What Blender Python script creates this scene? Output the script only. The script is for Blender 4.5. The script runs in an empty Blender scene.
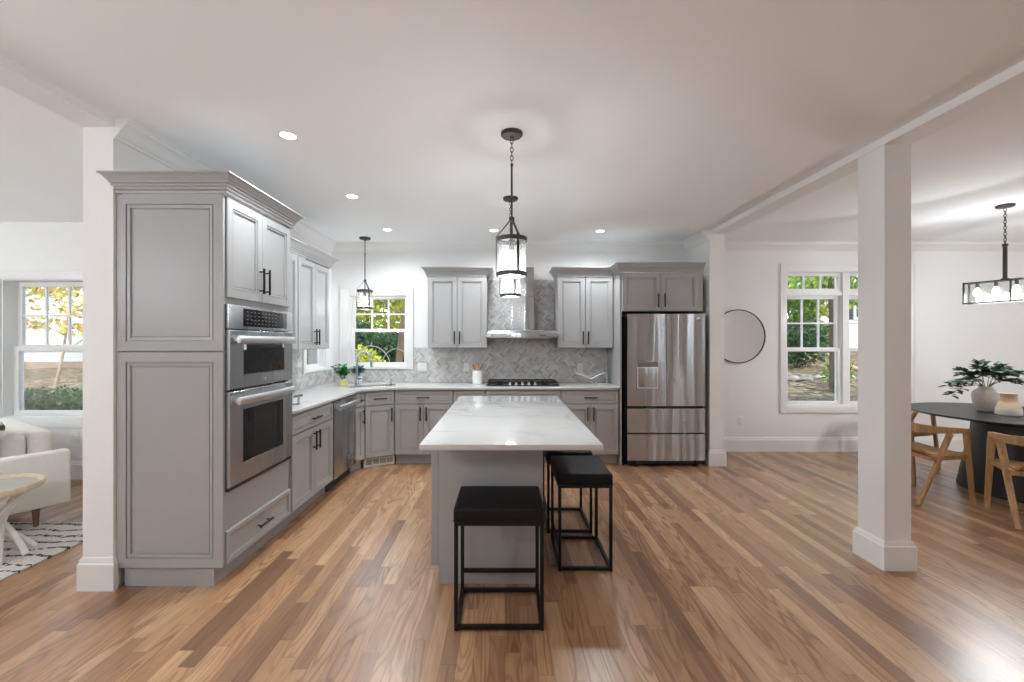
import bpy, bmesh, math, random
from mathutils import Vector, Matrix
from math import pi, sin, cos, radians

SC = bpy.context.scene
COL = SC.collection
random.seed(7)

# ------------------------------------------------------------------ camera
cam_d = bpy.data.cameras.new('camera')
cam_d.sensor_width = 36.0
cam_d.lens = 430.0 / 1024.0 * 36.0
cam_d.shift_x = 7.0 / 1024.0
cam_d.shift_y = 1.0 / 1024.0
cam_d.clip_start = 0.05
cam_d.clip_end = 200
cam = bpy.data.objects.new('camera', cam_d)
cam.location = (0, 0, 1.44)
cam.rotation_euler = (pi / 2, 0, 0)
COL.objects.link(cam)
SC.camera = cam

# ------------------------------------------------------------------ view, world, sun
SC.view_settings.view_transform = 'Standard'
SC.view_settings.look = 'None'
SC.view_settings.gamma = 1.0
SC.view_settings.use_curve_mapping = False
SC.view_settings.exposure = 0.55
try:
    SC.cycles.max_bounces = 10
    SC.cycles.diffuse_bounces = 6
    SC.cycles.glossy_bounces = 5
    SC.cycles.transparent_max_bounces = 16
    SC.cycles.sample_clamp_indirect = 6.0
    SC.cycles.caustics_reflective = False
    SC.cycles.caustics_refractive = False
    SC.cycles.use_denoising = True
except Exception:
    pass

world = bpy.data.worlds.new('world')
SC.world = world
world.use_nodes = True
wn = world.node_tree
wn.nodes.clear()
w_out = wn.nodes.new('ShaderNodeOutputWorld')
w_bg = wn.nodes.new('ShaderNodeBackground')
w_ramp = wn.nodes.new('ShaderNodeValToRGB')
w_tc = wn.nodes.new('ShaderNodeTexCoord')
w_sep = wn.nodes.new('ShaderNodeSeparateXYZ')
w_ramp.color_ramp.elements[0].position = 0.0
w_ramp.color_ramp.elements[0].color = (0.92, 0.95, 1.0, 1)
w_ramp.color_ramp.elements[1].position = 0.7
w_ramp.color_ramp.elements[1].color = (0.62, 0.78, 1.0, 1)
wn.links.new(w_tc.outputs['Generated'], w_sep.inputs[0])
wn.links.new(w_sep.outputs['Z'], w_ramp.inputs[0])
wn.links.new(w_ramp.outputs[0], w_bg.inputs[0])
w_bg.inputs[1].default_value = 2.6
wn.links.new(w_bg.outputs[0], w_out.inputs[0])

sun_d = bpy.data.lights.new('sun', 'SUN')
sun_d.energy = 4.5
sun_d.angle = radians(2)
sun_d.color = (1.0, 0.95, 0.86)
sun = bpy.data.objects.new('sun', sun_d)
sun.rotation_euler = (radians(42), 0, radians(28))
sun.location = (6, -8, 12)
COL.objects.link(sun)

LAMP = dict(can=49.0, pendant=11.5, dining=14.0, off=165.0)

# ------------------------------------------------------------------ materials
class NT:
    def __init__(self, name):
        self.m = bpy.data.materials.new(name)
        self.m.use_nodes = True
        self.t = self.m.node_tree
        self.t.nodes.clear()
        self.out = self.t.nodes.new('ShaderNodeOutputMaterial')
    def n(self, typ, **kw):
        nd = self.t.nodes.new(typ)
        for k, v in kw.items():
            setattr(nd, k, v)
        return nd
    def l(self, a, b):
        self.t.links.new(a, b)
    def setin(self, sock, v):
        if hasattr(v, 'links') or hasattr(v, 'is_output'):
            self.l(v, sock)
        else:
            if isinstance(v, tuple) and len(v) == 3 and sock.type == 'RGBA': v = (*v, 1)
            sock.default_value = v
    def math(self, op, a, b=None, c=None):
        nd = self.n('ShaderNodeMath', operation=op)
        self.setin(nd.inputs[0], a)
        if b is not None: self.setin(nd.inputs[1], b)
        if c is not None: self.setin(nd.inputs[2], c)
        return nd.outputs[0]
    def mix(self, fac, a, b, blend='MIX'):
        nd = self.n('ShaderNodeMix', data_type='RGBA', blend_type=blend)
        self.setin(nd.inputs[0], fac)
        self.setin(nd.inputs[6], a)
        self.setin(nd.inputs[7], b)
        return nd.outputs[2]
    def ramp(self, fac, stops, interp='LINEAR'):
        nd = self.n('ShaderNodeValToRGB')
        cr = nd.color_ramp
        cr.interpolation = interp
        while len(cr.elements) < len(stops):
            cr.elements.new(0.5)
        for e, (p, c) in zip(cr.elements, stops):
            e.position = p
            e.color = (*c, 1) if len(c) == 3 else c
        self.setin(nd.inputs[0], fac)
        return nd.outputs[0]
    def comb(self, x, y, z):
        nd = self.n('ShaderNodeCombineXYZ')
        self.setin(nd.inputs[0], x); self.setin(nd.inputs[1], y); self.setin(nd.inputs[2], z)
        return nd.outputs[0]
    def noise(self, vec, scale=5, detail=3, rough=0.5, dist=0.0):
        nd = self.n('ShaderNodeTexNoise')
        if vec is not None: self.l(vec, nd.inputs['Vector'])
        nd.inputs['Scale'].default_value = scale
        nd.inputs['Detail'].default_value = detail
        nd.inputs['Roughness'].default_value = rough
        nd.inputs['Distortion'].default_value = dist
        return nd.outputs[0]
    def coord(self):
        return self.n('ShaderNodeTexCoord').outputs['Object']
    def xyz(self, v):
        s = self.n('ShaderNodeSeparateXYZ')
        self.l(v, s.inputs[0])
        return s.outputs
    def mapped(self, v, scale=(1, 1, 1), rot=(0, 0, 0), loc=(0, 0, 0)):
        nd = self.n('ShaderNodeMapping')
        nd.inputs['Scale'].default_value = scale
        nd.inputs['Rotation'].default_value = rot
        nd.inputs['Location'].default_value = loc
        self.l(v, nd.inputs['Vector'])
        return nd.outputs[0]
    def bump(self, h, strength=0.2, dist=0.01):
        nd = self.n('ShaderNodeBump')
        nd.inputs['Strength'].default_value = strength
        nd.inputs['Distance'].default_value = dist
        self.l(h, nd.inputs['Height'])
        return nd.outputs[0]
    def bsdf(self, color, rough=0.5, metal=0.0, normal=None, spec=0.5, **kw):
        b = self.n('ShaderNodeBsdfPrincipled')
        self.setin(b.inputs['Base Color'], color if hasattr(color, 'is_output') or not isinstance(color, tuple) else (*color[:3], 1))
        self.setin(b.inputs['Roughness'], rough)
        self.setin(b.inputs['Metallic'], metal)
        b.inputs['Specular IOR Level'].default_value = spec
        if normal is not None: self.l(normal, b.inputs['Normal'])
        for k, v in kw.items():
            self.setin(b.inputs[k.replace('_', ' ')], v)
        return b
    def done(self, shader):
        self.l(shader.outputs[0], self.out.inputs[0])
        return self.m

def srgb(r, g, b):
    def f(c):
        c /= 255.0
        return c / 12.92 if c <= 0.04045 else ((c + 0.055) / 1.055) ** 2.4
    return (f(r), f(g), f(b))

def plain(name, col, rough=0.5, metal=0.0, var=0.04, scale=14, bump=0.0, spec=0.5, **kw):
    t = NT(name)
    c = t.coord()
    nz = t.noise(c, scale, 4)
    a = tuple(x * (1 - var) for x in col); b = tuple(min(1, x * (1 + var)) for x in col)
    colr = t.ramp(nz, [(0.3, a), (0.7, b)])
    nrm = t.bump(t.noise(c, scale * 8, 3), bump, 0.004) if bump else None
    return t.done(t.bsdf(colr, rough, metal, nrm, spec, **kw))

def emit(name, col, strength):
    t = NT(name)
    e = t.n('ShaderNodeEmission')
    e.inputs[0].default_value = (*col, 1)
    e.inputs[1].default_value = strength
    return t.done(e)

MAT = {}
MAT['wall'] = plain('wall_paint', (0.83, 0.832, 0.828), 0.75, var=0.006, scale=3, bump=0.03)
MAT['ceiling'] = plain('ceiling_paint', (0.92, 0.945, 0.96), 0.9, var=0.005, scale=2)
MAT['trim'] = plain('white_trim_paint', (0.82, 0.82, 0.81), 0.35, var=0.006)
MAT['cab'] = plain('grey_cabinet_paint', srgb(164, 164, 164), 0.38, var=0.012, scale=6)
MAT['cab_dark'] = plain('mid_panel_grey', srgb(120, 119, 118), 0.6, var=0.02)  # flat grey of the oven key marks and the dispenser panel
MAT['black'] = plain('black_metal', (0.008, 0.008, 0.009), 0.45, metal=0.0, var=0.2, spec=0.3)
MAT['bronze'] = plain('dark_bronze_metal', (0.055, 0.051, 0.048), 0.42, metal=0.6, var=0.1)
MAT['blackglass'] = plain('black_glass', (0.008, 0.008, 0.009), 0.04, var=0.1)
MAT['gasket'] = plain('dark_gasket', (0.03, 0.03, 0.032), 0.6)
MAT['chrome'] = plain('polished_nickel', (0.62, 0.62, 0.62), 0.16, metal=1.0, var=0.01)
MAT['leather'] = plain('black_leather', (0.007, 0.007, 0.008), 0.5, var=0.25, scale=9, bump=0.12, spec=0.25)
MAT['ceramic'] = plain('white_ceramic', (0.82, 0.81, 0.79), 0.3, var=0.01)
MAT['plate'] = plain('white_plastic', (0.80, 0.80, 0.79), 0.35, var=0.01)
MAT['slot'] = plain('outlet_slot', (0.25, 0.25, 0.25), 0.5)
MAT['grout'] = plain('pale_grout', srgb(228, 227, 224), 0.85, var=0.02)
MAT['sofa'] = plain('cream_upholstery', srgb(238, 234, 227), 0.9, var=0.03, scale=60, bump=0.2)
MAT['sofa_leg'] = plain('brown_wood_leg', srgb(120, 88, 66), 0.5, var=0.15)
MAT['whitewood'] = plain('whitewashed_branch', srgb(232, 228, 222), 0.7, var=0.06, scale=30, bump=0.2)
MAT['table_black'] = plain('black_stained_wood', srgb(24, 24, 27), 0.42, var=0.15, scale=20, bump=0.05)
MAT['rod'] = plain('wood_utensil', srgb(190, 150, 105), 0.6, var=0.12, scale=40)
MAT['stone'] = plain('grey_field_stone', srgb(140, 134, 124), 0.9, var=0.25, scale=5, bump=0.4)
MAT['bark'] = plain('brown_bark', srgb(92, 76, 62), 0.95, var=0.35, scale=9, bump=0.5)
MAT['bark_pale'] = plain('pale_bark', srgb(150, 132, 112), 0.95, var=0.25, scale=9, bump=0.4)
MAT['deck'] = plain('weathered_boards', srgb(140, 118, 100), 0.85, var=0.2, scale=8)
MAT['shutter'] = plain('black_shutter', srgb(38, 42, 44), 0.6, var=0.1)
MAT['shingle'] = plain('grey_roof_shingle', srgb(110, 106, 104), 0.9, var=0.2, scale=12)
MAT['logo'] = plain('badge_silver', (0.75, 0.75, 0.76), 0.3, metal=0.7)
MAT['mirror'] = plain('mirror_silver', (0.93, 0.93, 0.93), 0.015, metal=1.0, var=0.0)
MAT['bulb'] = emit('warm_bulb_glow', (1.0, 0.92, 0.80), 5.0)
MAT['lens'] = emit('recessed_lamp_glow', (1.0, 0.97, 0.92), 14.0)
MAT['teal'] = plain('pale_blue_glaze', srgb(190, 214, 226), 0.25, var=0.05)
MAT['yellow'] = plain('yellow_glaze', srgb(226, 214, 120), 0.3, var=0.05)
MAT['blue_band'] = plain('pale_blue_fabric', srgb(176, 204, 222), 0.7, var=0.06)
MAT['soil'] = plain('dark_potting_soil', (0.03, 0.022, 0.016), 1.0, var=0.3)
MAT['brushed_white'] = plain('white_door_paint', (0.80, 0.80, 0.79), 0.4, var=0.006)

def mat_steel(name, col=(0.46, 0.475, 0.49), rough=0.27, wav=0.45, aniso=0.75):
    t = NT(name)
    c = t.coord()
    fine = t.noise(t.mapped(c, (4, 4, 90)), 1.0, 2)
    wave = t.noise(t.mapped(c, (5.5, 5.5, 0.25)), 1.0, 1, 0.4)
    r = t.math('MULTIPLY_ADD', wave, 0.04, rough - 0.02)
    colr = t.ramp(fine, [(0.3, tuple(x * 0.985 for x in col)), (0.7, col)])
    b = t.bsdf(colr, r, 1.0, t.bump(wave, wav, 0.10))
    tg = t.n('ShaderNodeTangent'); tg.direction_type = 'RADIAL'; tg.axis = 'Z'
    t.l(tg.outputs[0], b.inputs['Tangent'])
    b.inputs['Anisotropic'].default_value = aniso
    b.inputs['Anisotropic Rotation'].default_value = 0.25
    return t.done(b)
MAT['steel'] = mat_steel('brushed_stainless_steel')
MAT['steel_flat'] = mat_steel('brushed_steel_flat', wav=0.02)
MAT['steel_bright'] = mat_steel('bright_steel_bar', (0.80, 0.80, 0.81), 0.28, 0.0, 0.0)

def mat_glass(name, tint=(1, 1, 1), gloss=0.06, seeded=0.0, diff=0.0):
    t = NT(name)
    tr = t.n('ShaderNodeBsdfTransparent'); tr.inputs[0].default_value = (*tint, 1)
    gl = t.n('ShaderNodeBsdfGlossy'); gl.inputs['Roughness'].default_value = 0.03
    fr = t.n('ShaderNodeLayerWeight'); fr.inputs[0].default_value = 0.25
    if seeded:
        c = t.coord()
        nr = t.bump(t.noise(c, 45, 2), seeded, 0.01)
        t.l(nr, gl.inputs['Normal']); t.l(nr, fr.inputs['Normal'])
    f = t.math('MULTIPLY_ADD', fr.outputs['Fresnel'], 0.7, gloss * 0.3)
    mx = t.n('ShaderNodeMixShader')
    t.l(f, mx.inputs[0]); t.l(tr.outputs[0], mx.inputs[1]); t.l(gl.outputs[0], mx.inputs[2])
    if diff:
        d = t.n('ShaderNodeBsdfTranslucent'); d.inputs[0].default_value = (1, 1, 1, 1)
        m2 = t.n('ShaderNodeMixShader'); m2.inputs[0].default_value = diff
        t.l(mx.outputs[0], m2.inputs[1]); t.l(d.outputs[0], m2.inputs[2])
        return t.done(m2)
    return t.done(mx)
MAT['glass'] = mat_glass('clear_window_glass', (0.97, 0.985, 0.98))
MAT['seeded'] = mat_glass('seeded_glass', (0.97, 0.97, 0.96), 0.25, 0.5, diff=0.09)

def mat_floor():
    t = NT('oak_strip_flooring')
    x, y, z = t.xyz(t.coord())
    W, L = 0.0725, 0.95
    px = t.math('DIVIDE', x, W)
    row = t.math('FLOOR', px); fx = t.math('FRACT', px)
    wn1 = t.n('ShaderNodeTexWhiteNoise', noise_dimensions='1D'); t.l(row, wn1.inputs['W'])
    py = t.math('ADD', t.math('DIVIDE', y, L), t.math('MULTIPLY', wn1.outputs['Value'], 17.0))
    seg = t.math('FLOOR', py); fy = t.math('FRACT', py)
    wn2 = t.n('ShaderNodeTexWhiteNoise', noise_dimensions='2D'); t.l(t.comb(row, seg, 0), wn2.inputs['Vector'])
    idv = wn2.outputs['Value']
    sc_ = t.n('ShaderNodeSeparateColor'); t.l(wn2.outputs['Color'], sc_.inputs[0])
    base = t.ramp(idv, [(0.0, srgb(108, 80, 58)), (0.10, srgb(138, 103, 75)), (0.3, srgb(163, 124, 90)), (0.5, srgb(175, 134, 98)),
                        (0.72, srgb(183, 143, 106)), (0.9, srgb(194, 155, 117)), (1.0, srgb(204, 168, 130))])
    base = t.mix(t.math('MULTIPLY', sc_.outputs[1], 0.30), base, srgb(178, 126, 92))
    shift = t.math('MULTIPLY', idv, 63.0)
    # broken straight grain
    g1 = t.noise(t.comb(t.math('MULTIPLY', x, 62.0), t.math('MULTIPLY', y, 5.0), shift), 1.0, 4, 0.6)
    # cathedral figure: closely spaced contour lines of a stretched noise, strongest on some boards
    g2n = t.noise(t.comb(t.math('MULTIPLY', x, 10.0), t.math('MULTIPLY', y, 1.3), shift), 1.0, 1.5, 0.4)
    g2 = t.math('MULTIPLY_ADD', t.math('SINE', t.math('MULTIPLY', g2n, 62.0)), 0.5, 0.5)
    c1 = t.mix(t.math('MULTIPLY', t.ramp(g1, [(0.36, (1, 1, 1)), (0.58, (0, 0, 0))]), 0.22), base, srgb(104, 72, 48))
    f2 = t.math('MULTIPLY', t.math('POWER', g2, 2.5), t.math('MULTIPLY_ADD', sc_.outputs[2], 0.62, 0.08))
    c2 = t.mix(f2, c1, srgb(112, 70, 42))
    big = t.noise(t.comb(t.math('MULTIPLY', x, 0.9), t.math('MULTIPLY', y, 0.9), 0.0), 1.0, 2)
    knot = t.noise(t.comb(t.math('MULTIPLY', x, 13.0), t.math('MULTIPLY', y, 4.5), shift), 1.0, 2)
    c3 = t.mix(t.math('MULTIPLY', t.ramp(knot, [(0.66, (0, 0, 0)), (0.78, (1, 1, 1))]), 0.6), c2, srgb(98, 64, 42))
    ex = t.math('MINIMUM', fx, t.math('SUBTRACT', 1.0, fx))
    ey = t.math('MINIMUM', fy, t.math('SUBTRACT', 1.0, fy))
    gap = t.math('MAXIMUM', t.math('LESS_THAN', ex, 0.014), t.math('LESS_THAN', ey, 0.0016))
    c4 = t.mix(t.math('MULTIPLY', gap, 0.5), c3, srgb(66, 45, 31))
    rough = t.math('MULTIPLY_ADD', g1, 0.10, 0.26)
    hgt = t.math('SUBTRACT', t.math('MULTIPLY', big, 0.5), t.math('MULTIPLY', gap, 0.3))
    b = t.bsdf(c4, rough, 0.0, t.bump(hgt, 0.10, 0.01), 0.55)
    b.inputs['Coat Weight'].default_value = 0.45
    b.inputs['Coat Roughness'].default_value = 0.25
    return t.done(b)
MAT['floor'] = mat_floor()

def mat_quartz():
    t = NT('white_veined_quartz')
    c = t.coord()
    n1 = t.noise(t.mapped(c, (0.9, 1.5, 1), (0, 0, 0.5)), 1.5, 5, 0.5, 0.7)
    v1 = t.math('ABSOLUTE', t.math('SUBTRACT', n1, 0.5))
    l1 = t.ramp(v1, [(0.0, (1, 1, 1)), (0.012, (0.15, 0.15, 0.15)), (0.05, (0, 0, 0))])
    m = t.noise(c, 1.1, 1)
    mask = t.ramp(m, [(0.42, (0, 0, 0)), (0.62, (1, 1, 1))])
    f = t.math('MULTIPLY', t.math('MULTIPLY', l1, mask), 0.7)
    col = t.mix(f, (0.58, 0.58, 0.57, 1), srgb(150, 146, 140) + (1,))
    return t.done(t.bsdf(col, 0.10, 0, None, 0.5))
MAT['quartz'] = mat_quartz()

def mat_island_random(name, stops, rough, bumpy=0.0, spec=0.5, translucent=0.0, noise_var=0.0):
    t = NT(name)
    g = t.n('ShaderNodeNewGeometry')
    col = t.ramp(g.outputs['Random Per Island'], stops)
    c = t.coord()
    nz = t.noise(c, 60, 3)
    if noise_var:
        col = t.mix(t.math('MULTIPLY', nz, noise_var), col, (0.9, 0.9, 0.9, 1))
    nr = t.bump(nz, bumpy, 0.003) if bumpy else None
    b = t.bsdf(col, rough, 0, nr, spec)
    if translucent:
        tl = t.n('ShaderNodeBsdfTranslucent'); t.l(col, tl.inputs[0])
        mx = t.n('ShaderNodeMixShader'); mx.inputs[0].default_value = translucent
        t.l(b.outputs[0], mx.inputs[1]); t.l(tl.outputs[0], mx.inputs[2])
        return t.done(mx)
    return t.done(b)
MAT['tile'] = mat_island_random('herringbone_marble_tile',
    [(0.0, srgb(158, 156, 154)), (0.2, srgb(182, 180, 178)), (0.6, srgb(198, 196, 194)), (1.0, srgb(216, 215, 213))], 0.28, 0.05, 0.5, 0, 0.15)
def leafmat(name, a, b, c, tr=0.35):
    return mat_island_random(name, [(0.0, srgb(*a)), (0.5, srgb(*b)), (1.0, srgb(*c))], 0.55, 0, 0.3, tr)
MAT['leaf_yellow'] = leafmat('yellow_green_leaves', (112, 132, 48), (164, 178, 66), (206, 190, 88))
MAT['leaf_green'] = leafmat('mid_green_leaves', (74, 110, 46), (112, 148, 62), (160, 178, 84))
MAT['leaf_dark'] = leafmat('dark_green_leaves', (34, 56, 34), (52, 82, 48), (78, 108, 60))
MAT['leaf_orange'] = leafmat('autumn_mixed_leaves', (120, 140, 56), (190, 176, 78), (206, 150, 84))
MAT['leaf_euc'] = leafmat('eucalyptus_leaves', (30, 44, 36), (50, 68, 52), (92, 112, 84), 0.1)
MAT['leaf_pot'] = leafmat('potted_herb_leaves', (40, 96, 52), (70, 138, 76), (110, 168, 110), 0.2)
MAT['leaf_blue'] = leafmat('blue_grey_leaves', (56, 98, 92), (104, 148, 140), (172, 202, 200), 0.2)

def mat_wood(name, a, b, sx=30, sz=3, rough=0.45):
    t = NT(name)
    c = t.coord()
    n1 = t.noise(t.mapped(c, (sx, sx, sz)), 1.0, 4, 0.6)
    col = t.ramp(n1, [(0.3, srgb(*a)), (0.7, srgb(*b))])
    return t.done(t.bsdf(col, rough, 0, t.bump(n1, 0.06, 0.004)))
MAT['oak'] = mat_wood('oak_chair_wood', (158, 118, 78), (196, 158, 112))
MAT['inlay'] = plain('grey_tray_inlay', srgb(178, 172, 164), 0.6, var=0.06)
MAT['tray'] = mat_wood('pale_tray_wood', (206, 184, 154), (226, 208, 182))

def mat_ground():
    t = NT('leaf_litter_ground')
    c = t.coord()
    vor = t.n('ShaderNodeTexVoronoi'); vor.inputs['Scale'].default_value = 11.0
    t.l(c, vor.inputs['Vector'])
    s = t.n('ShaderNodeSeparateColor'); t.l(vor.outputs['Color'], s.inputs[0])
    leaf = t.ramp(s.outputs[0], [(0.0, srgb(46, 36, 27)), (0.35, srgb(78, 61, 44)), (0.6, srgb(110, 90, 64)),
                                 (0.85, srgb(150, 130, 98)), (1.0, srgb(70, 72, 42))])
    patch = t.ramp(t.noise(c, 0.7, 4), [(0.45, (0, 0, 0)), (0.6, (1, 1, 1))])
    col = t.mix(t.math('MULTIPLY', patch, 0.55), leaf, srgb(62, 62, 42) + (1,))
    return t.done(t.bsdf(col, 0.95, 0, t.bump(vor.outputs['Distance'], 0.5, 0.05)))
MAT['ground'] = mat_ground()

def mat_rug():
    t = NT('cream_rug_black_dashes')
    c = t.coord()
    x, y, z = t.xyz(c)
    nz = t.noise(c, 5.0, 3)
    wob = t.math('MULTIPLY_ADD', nz, 0.16, y)
    rowv = t.math('FRACT', t.math('MULTIPLY', wob, 10.0))
    line = t.math('LESS_THAN', t.math('ABSOLUTE', t.math('SUBTRACT', rowv, 0.5)), 0.13)
    dash = t.math('GREATER_THAN', t.noise(t.comb(t.math('MULTIPLY', x, 30.0), t.math('MULTIPLY', y, 40.0), 0.0), 1.0, 2), 0.45)
    f = t.math('MULTIPLY', line, dash)
    base = t.ramp(t.noise(c, 70, 3), [(0.3, srgb(214, 209, 200)), (0.7, srgb(240, 237, 231))])
    col = t.mix(t.math('MULTIPLY', f, 0.9), base, (0.02, 0.02, 0.022, 1))
    return t.done(t.bsdf(col, 1.0, 0, t.bump(t.noise(c, 120, 2), 0.7, 0.02), 0.1))
MAT['rug'] = mat_rug()

def mat_siding():
    t = NT('pale_lap_siding')
    c = t.coord()
    x, y, z = t.xyz(c)
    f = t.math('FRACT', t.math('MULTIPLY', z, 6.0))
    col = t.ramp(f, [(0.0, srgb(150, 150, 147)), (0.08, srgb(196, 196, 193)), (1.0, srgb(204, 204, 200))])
    return t.done(t.bsdf(col, 0.7, 0, t.bump(f, 0.4, 0.02)))
MAT['siding'] = mat_siding()

def mat_pillow():
    t = NT('cream_pillow_grey_marks')
    c = t.coord()
    n = t.noise(t.mapped(c, (7, 7, 16)), 1.0, 1)
    col = t.mix(t.ramp(n, [(0.58, (0, 0, 0)), (0.61, (1, 1, 1))]), srgb(228, 222, 212) + (1,), srgb(96, 92, 88) + (1,))
    return t.done(t.bsdf(col, 0.9, 0, t.bump(t.noise(c, 90, 2), 0.3, 0.004), 0.2))
MAT['pillow'] = mat_pillow()

def mat_vase(name, top, bottom, split):
    t = NT(name)
    c = t.coord()
    x, y, z = t.xyz(c)
    n = t.noise(c, 22, 4)
    f = t.math('GREATER_THAN', t.math('MULTIPLY_ADD', n, 0.012, z), split)
    a = t.mix(f, srgb(*bottom) + (1,), srgb(*top) + (1,))
    col = t.mix(t.math('MULTIPLY', n, 0.25), a, (0.45, 0.42, 0.38, 1))
    return t.done(t.bsdf(col, 0.75, 0, t.bump(n, 0.35, 0.008)))
MAT['vase_white'] = mat_vase('rough_white_stoneware', (222, 216, 208), (214, 207, 198), 0.1)
MAT['vase_sand'] = mat_vase('two_tone_stoneware', (214, 186, 152), (224, 218, 208), 0.075)

# ------------------------------------------------------------------ mesh helpers
def B():
    return bmesh.new()

def box(b, x0, x1, y0, y1, z0, z1, bev=0.0, seg=2):
    r = bmesh.ops.create_cube(b, size=1.0)
    vs = r['verts']
    sx, sy, sz = x1 - x0, y1 - y0, z1 - z0
    for v in vs:
        v.co = Vector((x0 + (v.co.x + .5) * sx, y0 + (v.co.y + .5) * sy, z0 + (v.co.z + .5) * sz))
    if bev > 0:
        es = list({e for v in vs for e in v.link_edges})
        bmesh.ops.bevel(b, geom=es, offset=bev, segments=seg, affect='EDGES', profile=0.6, clamp_overlap=True)

def ring_faces(b, rings, cap0=True, cap1=True, closed_u=True, loop=False):
    n = len(rings[0])
    vv = [[b.verts.new(p) for p in r] for r in rings]
    m = len(vv)
    for i in range(m if loop else m - 1):
        a, c = vv[i], vv[(i + 1) % m]
        for j in range(n if closed_u else n - 1):
            k = (j + 1) % n
            b.faces.new((a[j], a[k], c[k], c[j]))
    if not loop:
        if cap0: b.faces.new(list(reversed(vv[0])))
        if cap1: b.faces.new(vv[-1])
    return vv

def tube(b, pts, r, seg=10, closed=False, cap=True):
    pts = [Vector(p) for p in pts]
    n = len(pts)
    rad = r if isinstance(r, (list, tuple)) else [r] * n
    rings = []
    prev = None
    for i, p in enumerate(pts):
        if closed:
            d = (pts[(i + 1) % n] - pts[i - 1]).normalized()
        elif i == 0: d = (pts[1] - p).normalized()
        elif i == n - 1: d = (p - pts[i - 1]).normalized()
        else: d = ((pts[i + 1] - p).normalized() + (p - pts[i - 1]).normalized()).normalized()
        if prev is None:
            up = Vector((0, 0, 1)) if abs(d.z) < 0.9 else Vector((1, 0, 0))
            u = d.cross(up).normalized()
        else:
            u = (prev - d * prev.dot(d)).normalized()
        prev = u
        w = d.cross(u)
        rings.append([p + (u * cos(2 * pi * k / seg) + w * sin(2 * pi * k / seg)) * rad[i] for k in range(seg)])
    ring_faces(b, rings, cap, cap, True, closed)

def cyl(b, p0, p1, r0, r1=None, seg=20):
    tube(b, [p0, p1], [r0, r0 if r1 is None else r1], seg)

def lathe(b, prof, c=(0, 0, 0), seg=32, cap0=True, cap1=True, sx=1.0, sy=1.0):
    rings = [[(c[0] + sx * r * cos(2 * pi * k / seg), c[1] + sy * r * sin(2 * pi * k / seg), c[2] + z) for k in range(seg)] for r, z in prof]
    ring_faces(b, rings, cap0, cap1)

def prism(b, poly, z0, z1):
    ring_faces(b, [[(x, y, z0) for x, y in poly], [(x, y, z1) for x, y in poly]])

def bar(b, p0, p1, w, h, up=(0, 0, 1), w1=None, h1=None, bev=0.0):
    """rectangular bar from p0 to p1"""
    p0, p1 = Vector(p0), Vector(p1)
    d = (p1 - p0).normalized()
    u = d.cross(Vector(up))
    if u.length < 1e-4: u = d.cross(Vector((1, 0, 0)))
    u.normalize(); v = u.cross(d)
    w1 = w if w1 is None else w1; h1 = h if h1 is None else h1
    def rg(p, w, h):
        c = min(w, h) * 0.22 if bev else 0
        o = []
        for sx, sy in ((-1, -1), (1, -1), (1, 1), (-1, 1)):
            if not c:
                o.append(p + u * sx * w / 2 + v * sy * h / 2)
            else:
                a = p + u * sx * (w / 2 - c) + v * sy * h / 2
                e = p + u * sx * w / 2 + v * sy * (h / 2 - c)
                o += [a, e] if sx * sy < 0 else [e, a]
        if c:
            o = [o[1], o[2], o[3], o[4], o[5], o[6], o[7], o[0]]
        return o
    ring_faces(b, [rg(p0, w, h), rg(p1, w1, h1)])

def sweep(b, prof, path, closed=False, side=1.0):
    """mould profile (out, z) along a plan path with mitred corners; out is to the right of travel for side=1"""
    P = [Vector((p[0], p[1])) for p in path]
    z0 = [p[2] if len(p) > 2 else 0.0 for p in path]
    n = len(P)
    rings = []
    for i in range(n):
        if closed or 0 < i < n - 1:
            d0 = (P[i] - P[i - 1]).normalized(); d1 = (P[(i + 1) % n] - P[i]).normalized()
        elif i == 0:
            d0 = d1 = (P[1] - P[0]).normalized()
        else:
            d0 = d1 = (P[i] - P[i - 1]).normalized()
        n0 = Vector((d0.y, -d0.x)); n1 = Vector((d1.y, -d1.x))
        m = (n0 + n1).normalized()
        m = m / max(0.2, m.dot(n0)) * side
        rings.append([(P[i].x + m.x * o, P[i].y + m.y * o, z0[i] + z) for o, z in prof])
    ring_faces(b, rings, True, True, True, closed)

def frame_panel(b, x0, x1, z0, z1, y_back, y_front, loops):
    """framed cabinet front facing -y. loops: (inset, y offset inward) from the outer edge to the field"""
    rings = [[(x0, y_back, z0), (x1, y_back, z0), (x1, y_back, z1), (x0, y_back, z1)]]
    for ins, dy in loops:
        rings.append([(x0 + ins, y_front + dy, z0 + ins), (x1 - ins, y_front + dy, z0 + ins),
                      (x1 - ins, y_front + dy, z1 - ins), (x0 + ins, y_front + dy, z1 - ins)])
    ring_faces(b, rings)

DOOR_LOOPS = [(0.0, 0.002), (0.002, 0.0), (0.052, 0.0), (0.0525, 0.008), (0.057, 0.008), (0.058, 0.003), (0.066, 0.005), (0.0665, 0.014), (0.072, 0.014), (0.076, 0.012), (0.078, 0.012)]
DRAWER_LOOPS = [(0.0, 0.002), (0.002, 0.0), (0.026, 0.0), (0.0265, 0.007), (0.030, 0.007), (0.031, 0.003), (0.036, 0.004), (0.0365, 0.011), (0.040, 0.011), (0.042, 0.009)]

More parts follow.
